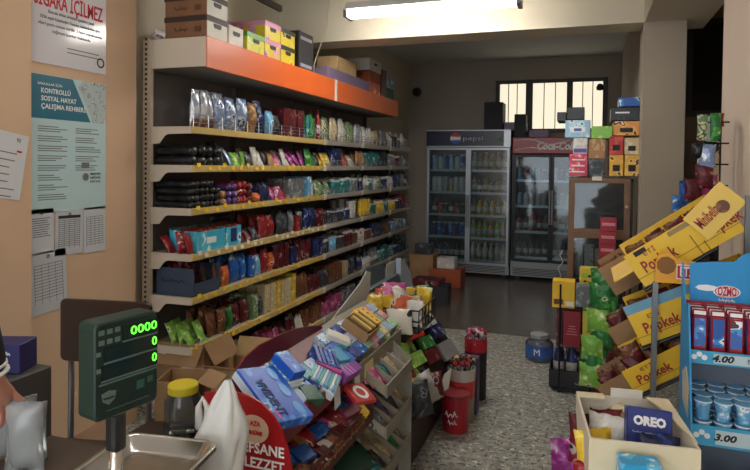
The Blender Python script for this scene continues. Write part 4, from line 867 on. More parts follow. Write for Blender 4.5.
for k in range(9):
    for q in range(3):
        if X0+.028+k*.042 > .62: continue
        o = tag(link('chocolate_tube', tm, None, (X0+.028+k*.042, YO+.025+q*.035, zl0+.006), (0, 0, rnd.uniform(-.1, .1))), 'blue and red tube packet on the upper tier of the blue display', 'packet', 'tube packets on the blue display')
cupm = MB().lathe([(0, 0, pc('lblue', 40)), (.014, 0, pc('lblue', 40)), (.019, .044, INKW), (.0215, .045, INKW), (.0215, .048, mat('foil_lid_blue', '6fb4dc', .3)), (0, .049, INKW)], 14).mesh('cup')
for k in range(8):
    for q in range(4):
        for r_ in range(2):
            x = X0+.03+k*.046
            if x > .61: continue
            o = tag(link('chocolate_cup', cupm, None, (x+.008*(q % 2), YO-.034+q*.046, zc0+.006+r_*.051+.001)), 'small light blue lidded cup on the lower tier of the blue display', 'cup', 'light blue cups on the blue display')
for k in range(3): 
    prod('box', ['blue', 'red', 'blue'][k], .07, .09, .06, (X0+.09+k*.085, YO-.02, .607), (0, 0, PI/2), '%s carton on the lowest shown tier of the blue display%s' % (CN[['blue', 'red', 'blue'][k]], ['', '', ', nearest the wall'][k]))
# ------------------------------------------------------------------ white carton with dark blue biscuit box
cs = [P(x, y, Z=.95) for x, y in [(577, 393), (665, 399), (589, 438), (701, 450)]]
o_ = cs[2]; u = (cs[3]-cs[2]); Wb = u.length; u.normalize(); v = Vector((-u.y, u.x, 0)); Db = .25
M = Matrix(((u.x, v.x, 0, (cs[2].x+cs[3].x)/2+v.x*Db/2), (u.y, v.y, 0, (cs[2].y+cs[3].y)/2+v.y*Db/2), (0, 0, 1, .70), (0, 0, 0, 1)))
CRM = mat('cream_card', 'ddd0ae', .6); 
o = open_carton('white_carton', 'open white carton of biscuits with a dark blue box standing in it', M, Wb, Db, .25, mat('white_carton_card', 'd9d0bd', .6), (None, None, None, None), t=.005)
link('front_face', B((-Wb/2, -Db/2-.002, 0), (Wb/2, -Db/2, .25), CRM), o)
link('back_tab', B((-Wb*.12, Db/2-.005, .25), (Wb*.22, Db/2, .27), WHITE), o)
link('corner_flap', B((-Wb/2, Db/2-.03, .25), (-Wb*.2, Db/2, .254), CRM), o)
link('corner_flap', MB().prism([(Wb/2-.05, Db/2), (Wb/2, Db/2), (Wb/2, -Db/2+.02), (Wb/2-.03, Db/2-.06)], CRM, 'z', .251, .255).mesh('cf'), o)
W3 = lambda x, y, z: M @ Vector((x, y, z))
MI = M.copy()
bb = tag(link('biscuit_box', cbox(.092, .035, .12, mat('deep_blue_box', '1e2f7a', .35)), None, M=M @ Matrix.Translation((.03, -.02, .155)) @ Matrix.Rotation(-.3, 4, 'X') @ Matrix.Rotation(.05, 4, 'Y')), 'dark blue biscuit box with white lettering standing in the white carton', 'box')
text('OREO', bb, INKW, .018, FY(0, -.0185, .093), w=.066, bold=.08); scrawl(bb, INKW, .07, .005, FY(0, -.0178, .07), 14)
text('OREO', bb, mat('pale_blue_ink', '8aa4d8', .5), .016, FY(0, -.0185, .035), w=.06)
for k, (x, y, z, col, rz) in enumerate([(-.075, -.05, .12, 'yellow', .4), (-.055, .01, .13, 'white', -.3), (-.03, .07, .12, 'maroon', .2), (-.08, .08, .1, 'maroon', .1), (-.02, .09, .13, 'cream', -.4), (.08, .08, .1, 'navy', .3), (.05, -.07, .13, 'navy', .2), (-.085, -.085, .06, 'red', .1)]):
    p = W3(x, y, z); prod('bag', col, .085, .11, .04, p, (0, -.3, -PI/2+rz), '%s biscuit wrapper %s inside the white carton' % (CN[col], ['standing at the near end', 'leaning at the middle', 'beside the back edge', 'in the back corner', 'behind the dark blue box', 'beside the back tab', 'in front of the dark blue box', 'low at the front corner'][k]), var=k, name='biscuit_wrapper', cat='packet')
pl = thing('display_plinth', 'low pale plinth under the open white carton', 'plinth', M=M @ Matrix.Translation((0, 0, -.70)))
link('plinth_body', B((-Wb/2+.01, -Db/2-.14, 0), (Wb/2-.01, Db/2-.01, .68), WHITE), pl); link('plinth_top', B((-Wb/2+.005, -Db/2-.145, .68), (Wb/2-.005, Db/2-.005, .699), WHITE, .003), pl)
p = P(631, 459, Z=.90); q = M.inverted() @ Vector((p.x, p.y, .9))
o = tag(link('small_carton', cbox(.075, .05, .235, pmat('aqua_card', ['2f9cd0', '63bfe4', 'e8f4f8', '1c6a9c'], 30)), None, M=M @ Matrix.Translation((q.x, min(q.y-.03, -Db/2-.04), 0))), 'light blue carton standing close before the white carton', 'box')
# pink bag on the floor beside the white carton
p = P(572, 455, Z=.25)
prod('bag', 'magenta', .2, .3, .12, (p.x-.0, p.y+.05, .0), (0, 0, -1.2), 'crumpled pink bag standing on the floor beside the white carton', None, name='pink_bag')
# ------------------------------------------------------------------ candy stands along the aisle
YA0, YA1 = 1.36, 2.46
S1 = fr((-.743, 0, .80), (0, 1, 0), (-.17, 0, .10))       # sloping top: x along the aisle, y up the slope, z out of it
def onplane(px, py, S):
    o = S.translation; n = S.col[2].xyz; r = fw + rt*((px-CX)/F) + up*((CY-py)/F); c = Vector((0, 0, CH))
    return c + r*((o-c).dot(n)/r.dot(n))
def qbox(name, label, quad, S, h, m, lift=0, cat='box', group=None, bevel=.002, s=None, sm=None, sw=.7, shh=.3, top=None, lm=None):
    """carton lying on the slope S whose upper face fills the photo quad (four corners, clockwise from the upper left)"""
    T_ = S @ Matrix.Translation((0, 0, lift+h))
    q = [onplane(x, y, T_) for x, y in quad]
    x = ((q[1]-q[0])+(q[2]-q[3]))/2; y = ((q[0]-q[3])+(q[1]-q[2]))/2; c = (q[0]+q[1]+q[2]+q[3])/4
    M = fr(c, x, y); w, d = x.length, y.length
    o = thing(name, label, cat, M=M @ Matrix.Translation((0, 0, -h)), group=group)
    link('carton_body', B((-w/2, -d/2, 0), (w/2, d/2, h), m, bevel), o)
    if s: text(s, o, sm or INKW, d*shh, Matrix.Translation((0, 0, h+.0008)), w=w*sw, bold=.03)
    return o, w, d
DARKW = mat('dark_stand_board', '40322c', .6); GREYB = mat('grey_stand_board', '8a8475', .55)
t = thing('gum_stand', 'long sloping gum and candy stand with a dark red back board and red end board', 'display stand', (-.80, YA0, 0))
def loc(p): return Vector(p)-Vector((-.80, YA0, 0))
# top tray
u = S1.col[1].xyz; n = S1.col[2].xyz
pr_ = [(-.743, .80), (-.743-.02, .785), (-.91, .88), (-.91, .905)]
link('top_tray', MB().prism([(x+.80, z) for x, z in pr_], MAROON, 'y', 0, .62).mesh('tray'), t)
link('top_tray', MB().prism([(x+.80, z) for x, z in [(-.743, .80), (-.763, .785), (-.91, .88), (-.91, .905)]], GREYB, 'y', .622, YA1-YA0).mesh('tray'), t)
link('front_rail', MB().prism([(-.735+.80, .765), (-.729+.80, .765), (-.729+.80, .815), (-.735+.80, .815)], MAROON, 'y', 0, .50).mesh('rail'), t)
rail = link('front_rail', MB().prism([(-.735+.80, .735), (-.729+.80, .735), (-.729+.80, .805), (-.735+.80, .805)], mat('grey_rail', '8a8672', .5), 'y', .502, YA1-YA0-.04).mesh('rail'), t)
rlabel(rail, FX(.0725, .66, .765), .09, .05, mat('pale_yellow_tag', 'd9d49c', .5), 'price_tag')
bp_ = [(234, 384), (236, 371), (245, 358), (260, 345), (274, 338), (286, 332), (299, 328), (312, 326), (322, 326), (324, 334), (325, 348)]
bpp = [P(x, y, X=-.90) for x, y in bp_]
link('back_board', MB().prism([(p.y-YA0, p.z) for p in bpp]+[(bpp[-1].y-YA0, .3), (bpp[0].y-YA0, .3)], MAROON, 'x', -.106, -.10).mesh('bb'), t)
fe = [(206, 392), (222, 390), (236, 391), (250, 395), (262, 402), (274, 414), (283, 430), (289, 448), (293, 470)]
fp = [P(x, y, Y=1.30) for x, y in fe]
eb = link('end_board', MB().prism([(p.x+.80, p.z) for p in fp]+[(fp[-1].x+.81, .02), (fp[0].x+.80, .02)], REDP, 'y', -.066, -.060).mesh('eb'), t)
def epx(x, y): p = P(x, y, Y=1.29); return FY(p.x+.80, -.067, p.z)
p1 = P(254, 429, Y=1.294); k = P(269, 429, Y=1.294).x-p1.x
ov = link('oval_badge', MB().lathe([(0, 0, mat('badge_cream', 'dcc0a8', .5)), (1, .0005, mat('badge_cream', 'dcc0a8', .5)), (1, .0015, mat('badge_cream', 'dcc0a8', .5)), (0, .0015, mat('badge_cream', 'dcc0a8', .5))], 24).mesh('ov'), eb, M=FY(p1.x+.80, -.0665, p1.z) @ Matrix.Diagonal((k, k*.85, 1, 1)))
text('AZA', eb, INKR, .012, epx(255, 424) @ Matrix.Translation((0, 0, .003)), w=.03, bold=.04); text('DRGÜNE', eb, INKR, .010, epx(254, 433) @ Matrix.Translation((0, 0, .003)), w=.045, bold=.04)
text('EFSANE', eb, INKW, .026, epx(263, 450) @ Matrix.Translation((0, 0, .003)), w=.115, bold=.03); text('LEZZET', eb, INKW, .026, epx(264, 465) @ Matrix.Translation((0, 0, .003)), w=.11, bold=.03)
# second, lower tray of the near part
S2 = fr((-.70, 0, .64), (0, 1, 0), (-.18, 0, .09))
tr2 = link('lower_tray', MB().prism([(.10, .64), (.08, .62), (-.08, .70), (-.08, .73)], DARKW, 'y', .0, .62).mesh('lt'), t)
fr2 = link('front_rail', MB().prism([(.10, .60), (.106, .60), (.106, .665), (.10, .665)], mat('brown_rail', '5a2c22', .5), 'y', 0, .62).mesh('r'), t)
scrawl(fr2, mat('dull_gold_print', '9a8450', .5), .4, .024, FX(.1062, .33, .633), 16)
S3 = fr((-.68, 0, .46), (0, 1, 0), (-.18, 0, .09))
link('lower_tray', MB().prism([(.12, .46), (.10, .44), (-.08, .53), (-.08, .56)], DARKW, 'y', .0, .62).mesh('lt'), t)
link('lower_tray', MB().prism([(.13, .2), (.12, .18), (-.08, .27), (-.08, .30)], DARKW, 'y', .0, .62).mesh('lt'), t)
link('front_rail', MB().prism([(.12, .43), (.126, .43), (.126, .48), (.12, .48)], DARKW, 'y', 0, .62).mesh('r'), t)
link('base_board', B((-.08, 0, 0), (.10, .62, .12), DARKW), t)
link('end_board', B((-.1, YA1-YA0-.005, 0), (.05, YA1-YA0, .8), GREYB), t)
for x, y, lab in ((337, 398, ''), (357, 383, '')):
    p = P(x, y, X=-.724); link('price_tag', B((0, -.022, -.03), (.002, .022, .03), PAPER, 0), t, loc(p), (.15, 0, 0))
# terraced bins of the far part
ZA = [.70, .55, .40]
y0b = .635
for k, z in enumerate(ZA):
    xf = .145
    mb = MB(); mb.prism([(xf, z-.025), (xf+.006, z-.025), (xf+.006, z+.02), (xf, z+.02)], GREYB, 'y', y0b, 0.95); link('front_rail', mb.mesh('r'), t)
    link('bin_floor', MB().prism([(xf, z-.02), (xf, z-.012), (xf-.16, z+.078), (xf-.16, z+.07)], GREYB, 'y', y0b, 0.95).mesh('bf'), t)
    nb = 4
    for q in range(nb+1):
        yy = y0b+q*(0.95-y0b)/nb
        link('divider', MB().prism([(xf, z-.012), (xf, z+.02), (xf-.16, z+.115), (xf-.16, z+.078)], mat('pale_divider', '9b917f', .6), 'y', yy-.004, yy+.004).mesh('dv'), t)
link('base_board', B((-.08, y0b, 0), (.10, 0.95, .30), DARKW), t)
link('end_board', MB().prism([(-.1, 0), (.151, 0), (.151, .72), (-.05, .88), (-.1, .88)], GREYB, 'y', .952, .958).mesh('e'), t)
BINC = [['pink', 'teal', 'cream', 'silver', 'pink'], ['grey', 'purple', 'dgrey', 'cream', 'maroon'], ['dgrey', 'cream', 'green', 'grey', 'brown']]
BW = ['nearest', 'second nearest', 'second furthest', 'furthest']
for k, z in enumerate(ZA):
    for q in range(4):
        yy = y0b+(q+.5)*(0.95-y0b)/4
        for r_ in range(12):
            a = r_ % 4; b_ = r_//4*.6
            x = -.80+.145-.03-.032*a; 
            prod('pad', BINC[k][q], .062, .075, .03, (x, YA0+yy+(b_-.5)*.048, z+.004+.018*a+.0*b_), (0, -.9+rnd.uniform(-.2, .2), rnd.uniform(-.5, .5)), '%s wrapped candy, %s bin, %s terrace of the aisle stand' % (CN[BINC[k][q]], BW[q], ['upper', 'middle', 'lower'][k]), '%s candies, %s bin, %s terrace' % (CN[BINC[k][q]], BW[q], ['upper', 'middle', 'lower'][k]), var=r_ % 2, name='candy', cat='candy')
for ix in range(17):
    for iy in range(3):
        if iy == 2 and ix < 8: continue
        x = 1.40+ix*.062; y = .035+iy*.052; col = ['gfb', 'gft', 'gfw', 'gfb', 'gfn'][(ix+2*iy) % 5] if ix < 11 else ['gfw', 'gfg', 'gfp', 'gfw', 'gfy'][(ix+iy) % 5]
        cn = dict(gfb='blue', gft='teal', gfw='pale blue', gfn='navy blue', gfg='pale green', gfp='pale pink', gfy='pale yellow')[col]
        m = pmat(col, dict(gfb=['2a66c4', '4d92dc', 'cfe4f4', '1c3f8a'], gft=['2f8f9c', '66bcc4', 'dfeef0', '1c5a66'], gfw=['a8c4dc', 'd4e2ec', '5a8ac4', 'eef2f6'], gfn=['1d2f7a', '3c5cb4', 'a8bce4', '101c4c'], gfg=['9ac49a', 'c4dcc0', '5a9a6a', 'e8ece0'], gfp=['d0929c', 'e8ccd0', 'b04a66', 'f0e4e4'], gfy=['d8cc8a', 'e8e0b8', 'a89a4a', 'f0ecd8'])[col], 30, .3)
        o = link('gum_box', cbox(.056, .048, .026, m, .0015), None, M=S1 @ Matrix.Translation((x, y, .0015)) @ Matrix.Rotation(rnd.uniform(-.05, .05), 4, 'Z'))
        tag(o, '%s gum box in the %s row of the sloping stand' % (cn, ['lowest', 'middle', 'upper'][iy]), 'box', '%s gum boxes, %s row' % (cn, ['lowest', 'middle', 'upper'][iy]))
for S_, nm, y_, cols in ((S2, 'upper', (.02, .08, .14), ['maroon', 'red', 'brown', 'blue', 'maroon', 'magenta']), (S3, 'lower', (.0, .06, .12), ['red', 'teal', 'green', 'maroon', 'dgrey'])):
    for ix in range(9):
        for iy in range(3):
            col = cols[(ix*2+iy) % len(cols)]
            o = link('candy_packet', pmesh('pad', col, .06, .055, .02), None, M=S_ @ Matrix.Translation((1.40+ix*.065, y_[iy]-.03, .012)) @ Matrix.Rotation(-PI/2+rnd.uniform(-.2, .2), 4, 'X') @ Matrix.Rotation(PI/2, 4, 'Z'))
            tag(o, '%s candy packet lying in the %s tray below the gum' % (CN[col], nm), 'packet', '%s candy packets in the %s tray' % (CN[col], nm))
# gum cartons on the sloping top
BLUV = pmat('gum_blue', ['1f5cc8', '3a86e0', '8fc0ec', '163a94'], 20, .4)
o, w_, d_ = qbox('gum_display_carton', 'big blue gum carton with dark lettering, nearest in the sloping stand', [(268, 359), (307, 408), (285, 431), (243, 375)], S1, .03, BLUV, .015)
text('VIVIDENT', o, INKB, d_*.2, Matrix.Translation((w_*.08, -d_*.22, .0312)), w=w_*.66, bold=.04)
link('pink_print', B((w_*.30, -d_*.36, .0302), (w_*.44, -d_*.30, .0308), mat('candy_pink', 'd04a7a', .4)), o)
link('pale_edge', B((-w_/2, -d_/2-.001, .0), (w_/2, -d_/2, .022), mat('ice_print', 'cfe0ec', .4)), o)
for q in range(6): 
    pm = me_bag(.02, .03, .004, BLUV, q)
for q in range(3): link('gum_picture', MB().lathe([(0, 0, mat('ice_blue_print', '5a9ee4', .4)), (.02, .0004, mat('ice_blue_print', '5a9ee4', .4)), (.02, .0009, mat('ice_blue_print', '5a9ee4', .4)), (0, .0009, mat('ice_blue_print', '5a9ee4', .4))], 14).mesh('gp'), o, M=Matrix.Translation((-w_*.33+q*w_*.33, d_*.26, .0305)) @ Matrix.Diagonal((1.2, .8, 1, 1)))
o, w_, d_ = qbox('gum_display_carton', 'open white carton of ice blue gum sticks beside the big blue gum carton', [(280, 358), (304, 381), (290, 391), (268, 364)], S1, .035, mat('ice_card', 'd4e0e6', .4), .0)
for q in range(8): link('gum_stick', B((-w_/2+.006+q*(w_-.012)/8, -d_/2+.004, .03), (-w_/2+.006+(q+.8)*(w_-.012)/8, d_/2-.004, .041), mat(['ice_teal', 'ice_white'][q % 2], ['7fb6bc', 'e9f1f4'][q % 2], .3), .001), o)
qbox('gum_display_carton', 'slim blue gum carton standing behind the ice blue gum sticks', [(285, 349), (304, 367), (298, 377), (277, 353)], S1, .07, BLUV, .0)
qbox('gum_display_carton', 'dark green gum carton between the two gum trays', [(311, 380), (321, 395), (313, 404), (302, 389)], S1, .03, pmat('gum_green', ['1f5a4a', '2f7a66', 'c8d8cc', '12332a'], 20, .3))
qbox('gum_display_carton', 'small red and white gum packet beside the dark green gum carton', [(300, 391), (308, 402), (301, 409), (293, 396)], S1, .02, pc('red', 30))
o, w_, d_ = qbox('gum_display_carton', 'wide tray of teal and white gum packs in the middle of the sloping stand', [(316, 366), (350, 377), (326, 395), (306, 372)], S1, .025, mat('ice_card', 'd4e0e6', .4))
for q in range(9): link('gum_pack', B((-w_/2+.004+q*(w_-.008)/9, -d_/2+.004, .02), (-w_/2+.004+(q+.85)*(w_-.008)/9, d_/2-.004, .036), mat(['gum_teal', 'gum_white', 'gum_sky'][q % 3], ['57b5b4', 'e3eef2', '7fb2de'][q % 3], .3), .001), o)
for k, (x, y) in enumerate([(318, 361), (326, 365), (334, 369)]):
    qbox('gum_box', 'magenta gum box in the row above the teal gum packs', [(x+2, y-5), (x+10, y-1), (x+6, y+4), (x-3, y)], S1, .03, mat('gum_magenta', 'b32f84', .3), .012, group='magenta gum boxes in a row')
o, w_, d_ = qbox('gum_display_carton', 'violet gum carton at the aisle edge of the sloping stand', [(353, 359), (362, 366), (350, 378), (341, 370)], S1, .035, mat('gum_violet', '8e4ba8', .3), .0)
for q in range(3): link('stripe', B((-w_/2, -d_/2+.012+q*.02, .0352), (w_/2, -d_/2+.02+q*.02, .0358), mat('gum_pink', 'd58ccc', .3)), o)
for k in range(5):
    x = 313+k*4.6; y = 349+k*1.6
    qbox('gum_box', 'navy gum box standing in the row under the back board', [(x+1, y-5), (x+5.2, y-3.6), (x+9, y+13), (x+5, y+12)], S1, .045, pmat('gum_navy', ['22408c', '3a64c0', 'c0d0ec', '101f4c'], 24, .3), .0, group='navy gum boxes in a row')
qbox('gum_display_carton', 'aqua gum carton leaning at the end of the navy gum boxes', [(337, 346), (349, 356), (343, 364), (332, 350)], S1, .04, mat('gum_aqua', '3f9fc8', .3))
for k, (q4, lab, m) in enumerate([
 ([(329, 334), (343, 340), (337, 348), (322, 341)], 'light blue gum carton lying below the white topped one', BLUV), ([(344, 340), (357, 347), (351, 354), (338, 348)], 'light blue gum carton at the middle of the top tray', pc('lblue', 26)),
 ([(351, 331), (366, 338), (360, 346), (346, 339)], 'blue and pink gum carton before the grey rail', pc('lblue', 30)), ([(365, 328), (381, 335), (374, 343), (359, 336)], 'pink and white gum carton before the grey rail', pmat('gum_pinkw', ['d8a0a4', 'e8d0cc', 'b85a6a', '8ab0c8'], 26)),
 ([(357, 318), (372, 325), (366, 332), (352, 325)], 'pale green gum carton behind the brown one', pmat('gum_pgreen', ['9ac49a', 'c4dcc0', '5a9a6a', 'e8ece0'], 26)), ([(374, 316), (391, 322), (382, 332), (367, 326)], 'pale yellow green gum carton at the far edge of the top tray', pmat('gum_ygreen', ['b8c890', 'dbe0c0', '8aa860', 'efefe0'], 26))]):
    qbox('gum_display_carton', lab, q4, S1, .02, m)
qbox('gum_display_carton', 'long white card strip lying before the brown carton of yellow packs', [(330, 329), (351, 337), (349, 342), (327, 333)], S1, .045, WHITE)
o = open_carton('snack_carton', 'small open brown carton of yellow and black packs on the stand', S1 @ Matrix.Translation((2.12, .09, .005)), .13, .11, .06, CARD, (None,))
for q in range(5): link('yellow_pack', B((-.055+q*.022, -.045, .02), (-.038+q*.022, .045, .068), mat('pack_yellow' if q % 2 else 'pack_ochre', 'd8b030' if q % 2 else '6a5020', .4), .002), o)
o, w_, d_ = qbox('snack_carton', 'yellow carton dotted with red standing at the far end of the gum trays', [(361, 305), (381, 320), (374, 327), (355, 311)], S1, .07, YEL)
for q in range(8): link('red_dot', MB().lathe([(0, 0, INKR), (.006, .0004, INKR), (.006, .0008, INKR), (0, .0008, INKR)], 8).mesh('dot'), o, (-w_*.36+w_*.24*(q % 4), -d_*.2+d_*.4*(q//4), .0702))
# goods in the lower tray
for k, (q4, lab, m, h) in enumerate([
 ([(341, 409), (357, 402), (362, 408), (346, 419)], 'pink and maroon candy carton at the front of the lower tray', mat('pinkmaroon', '8c2346', .4), .03), ([(357, 401), (364, 404), (369, 410), (361, 414)], 'small yellow candy carton at the front of the lower tray', YEL, .03),
 ([(320, 400), (340, 392), (346, 400), (326, 412)], 'dark red candy packet at the back of the lower tray', pc('maroon', 20), .02), ([(300, 412), (318, 404), (326, 414), (308, 425)], 'maroon candy carton in the middle of the lower tray', mat('maroon_card', '5a1a24', .5), .02),
 ([(325, 414), (341, 408), (347, 418), (331, 428)], 'red candy packet before the maroon carton', pc('red', 20), .02), ([(307, 428), (322, 420), (332, 430), (316, 440)], 'bright blue candy packet in the lower tray', pc('blue', 20), .02),
 ([(291, 432), (304, 426), (313, 438), (299, 447)], 'brown candy packet in the lower tray', pc('tan', 20), .02), ([(292, 448), (306, 442), (316, 454), (301, 464)], 'light blue candy carton at the near corner of the lower tray', pc('blue', 14), .025),
 ([(318, 442), (330, 434), (338, 443), (326, 452)], 'white and blue candy packet by the brown rail', pc('white', 20), .02)]):
    qbox('candy_carton', lab, q4, S2, h, m)
o, w_, d_ = qbox('candy_carton', 'dark green glossy carton in the lowest shown tray of the stand', [(335, 452), (368, 447), (372, 462), (330, 478)], S3, .02, mat('dark_green_gloss', '2c5040', .2))
S4 = fr((-.655, 0, .70), (0, 1, 0), (-.16, 0, .09))
o, w_, d_ = qbox('candy_carton', 'red round printed candy pack leaning in the upper terrace', [(350, 385), (368, 384), (372, 398), (352, 402)], S4, .015, mat('candy_red', 'b8302c', .4), .02)
link('ring_print', MB().lathe([(.018, .0, mat('pink_print', 'd88a92', .5)), (.03, .0005, INKW), (.03, .001, INKW), (.018, .001, INKW)], 18).mesh('rg'), o, (0, 0, .0152))
# pale boards and bags behind the stand
def board(name, label, pts, X, m, th=.004, cat='card'):
    pp = [P(x, y, X=X) for x, y in pts]
    if X == -1.065: pp[0].z = 0; pp[-1].z = 0
    y0 = min(p.y for p in pp); z0 = min(p.z for p in pp)
    return tag(link(name, MB().prism([(p.y-y0, p.z-z0) for p in pp], m, 'x', 0, th).mesh('bd'), None, (X, y0, z0)), label, cat)
board('card_sheet', 'tall pale curved card rising to a point behind the gum trays', [(314, 344), (328, 324), (344, 303), (359, 284), (366, 271), (370, 272), (369, 290), (363, 308), (354, 322), (345, 335), (336, 350)], -.93, mat('pale_grey_card', 'b9b9b2', .6))
t = thing('snack_stand', 'dark low stand beyond the gum stand carrying the wire basket', 'display stand', (-.9, 2.75, 0))
link('stand_body', B((-.16, -.2, 0), (.10, 1.0, .30), DARKW), t); link('stand_back', B((-.16, .0, .30), (-.13, .7, .86), mat('slate_sheet', '56646c', .5)), t)
S5 = fr((-.76, 0, .33), (0, 1, 0), (-.20, 0, .28))
link('sloping_board', MB().prism([(.14, .30), (.14, .315), (-.13, .70), (-.13, .67)], BLACKP, 'y', -.2, 1.0).mesh('sb'), t)
for k, (x0, y0, x1, y1, lab, m) in enumerate([(366, 262, 384, 288, 'grey blue sheet standing behind the basket, nearest one', 'slate_sheet'), (386, 258, 400, 280, 'pale sheet standing behind the basket, further one', 'pale_grey_card')]):
    board('card_sheet', lab, [(x0, y1+60), (x0, y0+6), (x1, y0), (x1, y1+50)], -1.065-.0*k, MC[m])
board('paper_bag', 'pale blue white pointed bag standing beside the sheets behind the basket', [(396, 258), (400, 260), (406, 272), (409, 290), (407, 298), (400, 292), (396, 275)], -1.05, mat('pale_blue_bag', 'a4b4c4', .5), .03, 'bag')
# wire basket
c = P(401, 310, Z=.80); t = thing('wire_basket', 'black wire basket full of snack packs on the dark stand', 'basket', (c.x, c.y, .74))
mb = MB(); bw, bd, bh = .13, .15, .10
link('basket_legs', B((-.10, -.12, -.06), (.06, .12, .0), BLACKP), t).name = 'basket_foot'
for z in (0, .05, .10):
    for s in (-1, 1): mb.tube([(s*bw, -bd, z), (s*bw, bd, z)], .004, BLACKM, 5); mb.tube([(-bw, s*bd, z), (bw, s*bd, z)], .004, BLACKM, 5)
for q in range(6):
    for s in (-1, 1): mb.tube([(s*bw, -bd+q*bd*.4, 0), (s*bw, -bd+q*bd*.4, bh)], .003, BLACKM, 5); mb.tube([(-bw+q*bw*.4, s*bd, 0), (-bw+q*bw*.4, s*bd, bh)], .003, BLACKM, 5)
mb.box((-bw, -bd, -.004), (bw, bd, .0), BLACKP)
link('basket_frame', mb.mesh('bf'), t)
PBW = pmat('white_black_pack', ['d4d0c4', 'd4d0c4', '2a2a2a', '2a2a2a'], 14, .35)
for k, (x, y, col, w_, h_, rz, lab) in enumerate([(402, 320, None, .12, .11, -1.2, 'white snack pack with black print leaning on the basket wires'), (385, 306, 'orange', .1, .15, -1.4, 'orange striped snack pack in the near corner of the basket'), (393, 305, 'red', .08, .14, -1.0, 'red snack pack between the orange and the white ones'), (415, 310, 'cream', .13, .13, -.9, 'pale yellow snack pack on the aisle side of the basket'), (420, 298, 'green', .16, .13, -.9, 'green snack pack at the back of the basket'), (396, 292, 'pink', .12, .10, -1.3, 'pink and navy snack pack on top of the basket pile'), (405, 292, 'white', .1, .09, -.4, 'small white snack pack behind the pink one'), (376, 316, 'yellow', .1, .17, -1.1, 'yellow and brown snack pack standing outside the basket by the pale card'), (409, 300, 'yellow', .09, .13, -1.2, 'yellow snack pack in the middle of the basket')]):
    p = P(x, y+8, Z=.78 if k not in (5, 6) else .86)
    o = tag(link('snack_bag', me_bag(w_, h_, .04, PBW if col is None else pc(col, 18, .5), k), None, (p.x-.01, p.y, .75 if k not in (5, 6, 7) else (.74 if k == 7 else .84)), (.0, -.35, rz)), lab, 'bag')
for k in range(12):
    col = ['green', 'yellow', 'orange', 'white', 'red', 'cream', 'lime', 'brown', 'pink', 'tan', 'blue', 'yellow'][k]
    tag(link('snack_bag', me_bag(.09, .12, .03, pc(col, 18, .5), 40+k), None, (c.x-.09+.06*(k % 4), c.y-.11+.10*(k//4), .755+.012*(k % 3)), (rnd.uniform(-.2, .2), -.55+rnd.uniform(-.3, .3), -1.0+rnd.uniform(-.5, .5))), '%s snack pack packed inside the wire basket%s' % (CN[col], ', second of its colour' if k == 11 else ''), 'bag')
for k in range(28):
    col = ['green', 'lime', 'green', 'yellow', 'red', 'lime', 'dgrey'][k % 7]; a = k//7
    tag(link('snack_packet', pmesh('pad', col, .07, .1, .03), None, M=S5 @ Matrix.Translation((2.62+.075*(k % 7)*1.0, .03+.105*a, .015)) @ Matrix.Rotation(rnd.uniform(-.4, .4), 4, 'Z') @ Matrix.Rotation(-PI/2, 4, 'X') @ Matrix.Rotation(PI/2, 4, 'Z')), '%s packet lying on the black slope of the low stand' % CN[col], 'packet', '%s packets on the black slope' % CN[col])
# snacks on the sloping board
for k, (q4, lab, m, h) in enumerate([
 ([(404, 327), (420, 322), (424, 334), (408, 340)], 'bright red snack box with a white stripe on the low slope', mat('candy_red', 'b8302c', .4), .05), ([(421, 313), (431, 309), (435, 322), (424, 327)], 'white and navy snack box above the green one', pmat('wnavy', ['c8ccd4', '2a3560', '2a3560', '10142c'], 12), .05),
 ([(418, 338), (430, 334), (437, 345), (424, 350)], 'flat green snack box on the low slope', pc('green', 14), .02), ([(438, 345), (449, 339), (461, 352), (447, 360)], 'grey box with a white folded flap lying on the low slope', mat('ash_box', '85888a', .5), .02),
 ([(407, 356), (420, 350), (429, 360), (414, 368)], 'yellow green snack packs lying on the low slope', pc('lime', 24), .03), ([(400, 345), (411, 340), (417, 350), (405, 355)], 'lime green snack box between the red and yellow green ones', pc('lime', 16), .02),
 ([(432, 326), (441, 322), (446, 333), (436, 338)], 'dark navy snack box at the far end of the low slope', pc('navy', 20), .04), ([(424, 352), (436, 347), (444, 358), (431, 364)], 'dark red snack box beside the grey box', pc('maroon', 16), .02)]):
    qbox('snack_box', lab, q4, S5, h, m)
PLA = mat('grey_plastic_bag', 'a2a29c', .3, bump=.6, bscale=14)
p = P(424, 384, Z=.40); tag(link('plastic_bag', me_bag(.13, .15, .08, PLA, 5), None, (-.70, p.y+.02, .31), (.3, -.5, -.7)), 'crumpled grey plastic bag lying at the foot of the low slope', 'bag')
p = P(442, 384, Z=.36); tag(link('folded_card', MB().prism([(0, 0), (.07, .02), (.09, .12), (.04, .10)], WHITE, 'x', 0, .004).mesh('fc'), None, (p.x-.02, p.y, .30), (0, 0, -.6)), 'bent white card beside the grey plastic bag', 'card')
prod('pad', 'orange', .09, .07, .05, (P(438, 396, Z=.3).x-.02, P(438, 396, Z=.3).y, .305), (0, -.6, -.8), 'orange and white snack packet beside the round buckets')
prod('bag', 'dgrey', .14, .16, .08, (-.70, 2.72, .315), (0, -.4, -.6), 'dark snack bag below the grey plastic bag')
prod('bag', 'maroon', .12, .13, .08, (-.70, 2.95, .315), (0, -.4, -.8), 'dark red snack bag beside the dark snack bag')
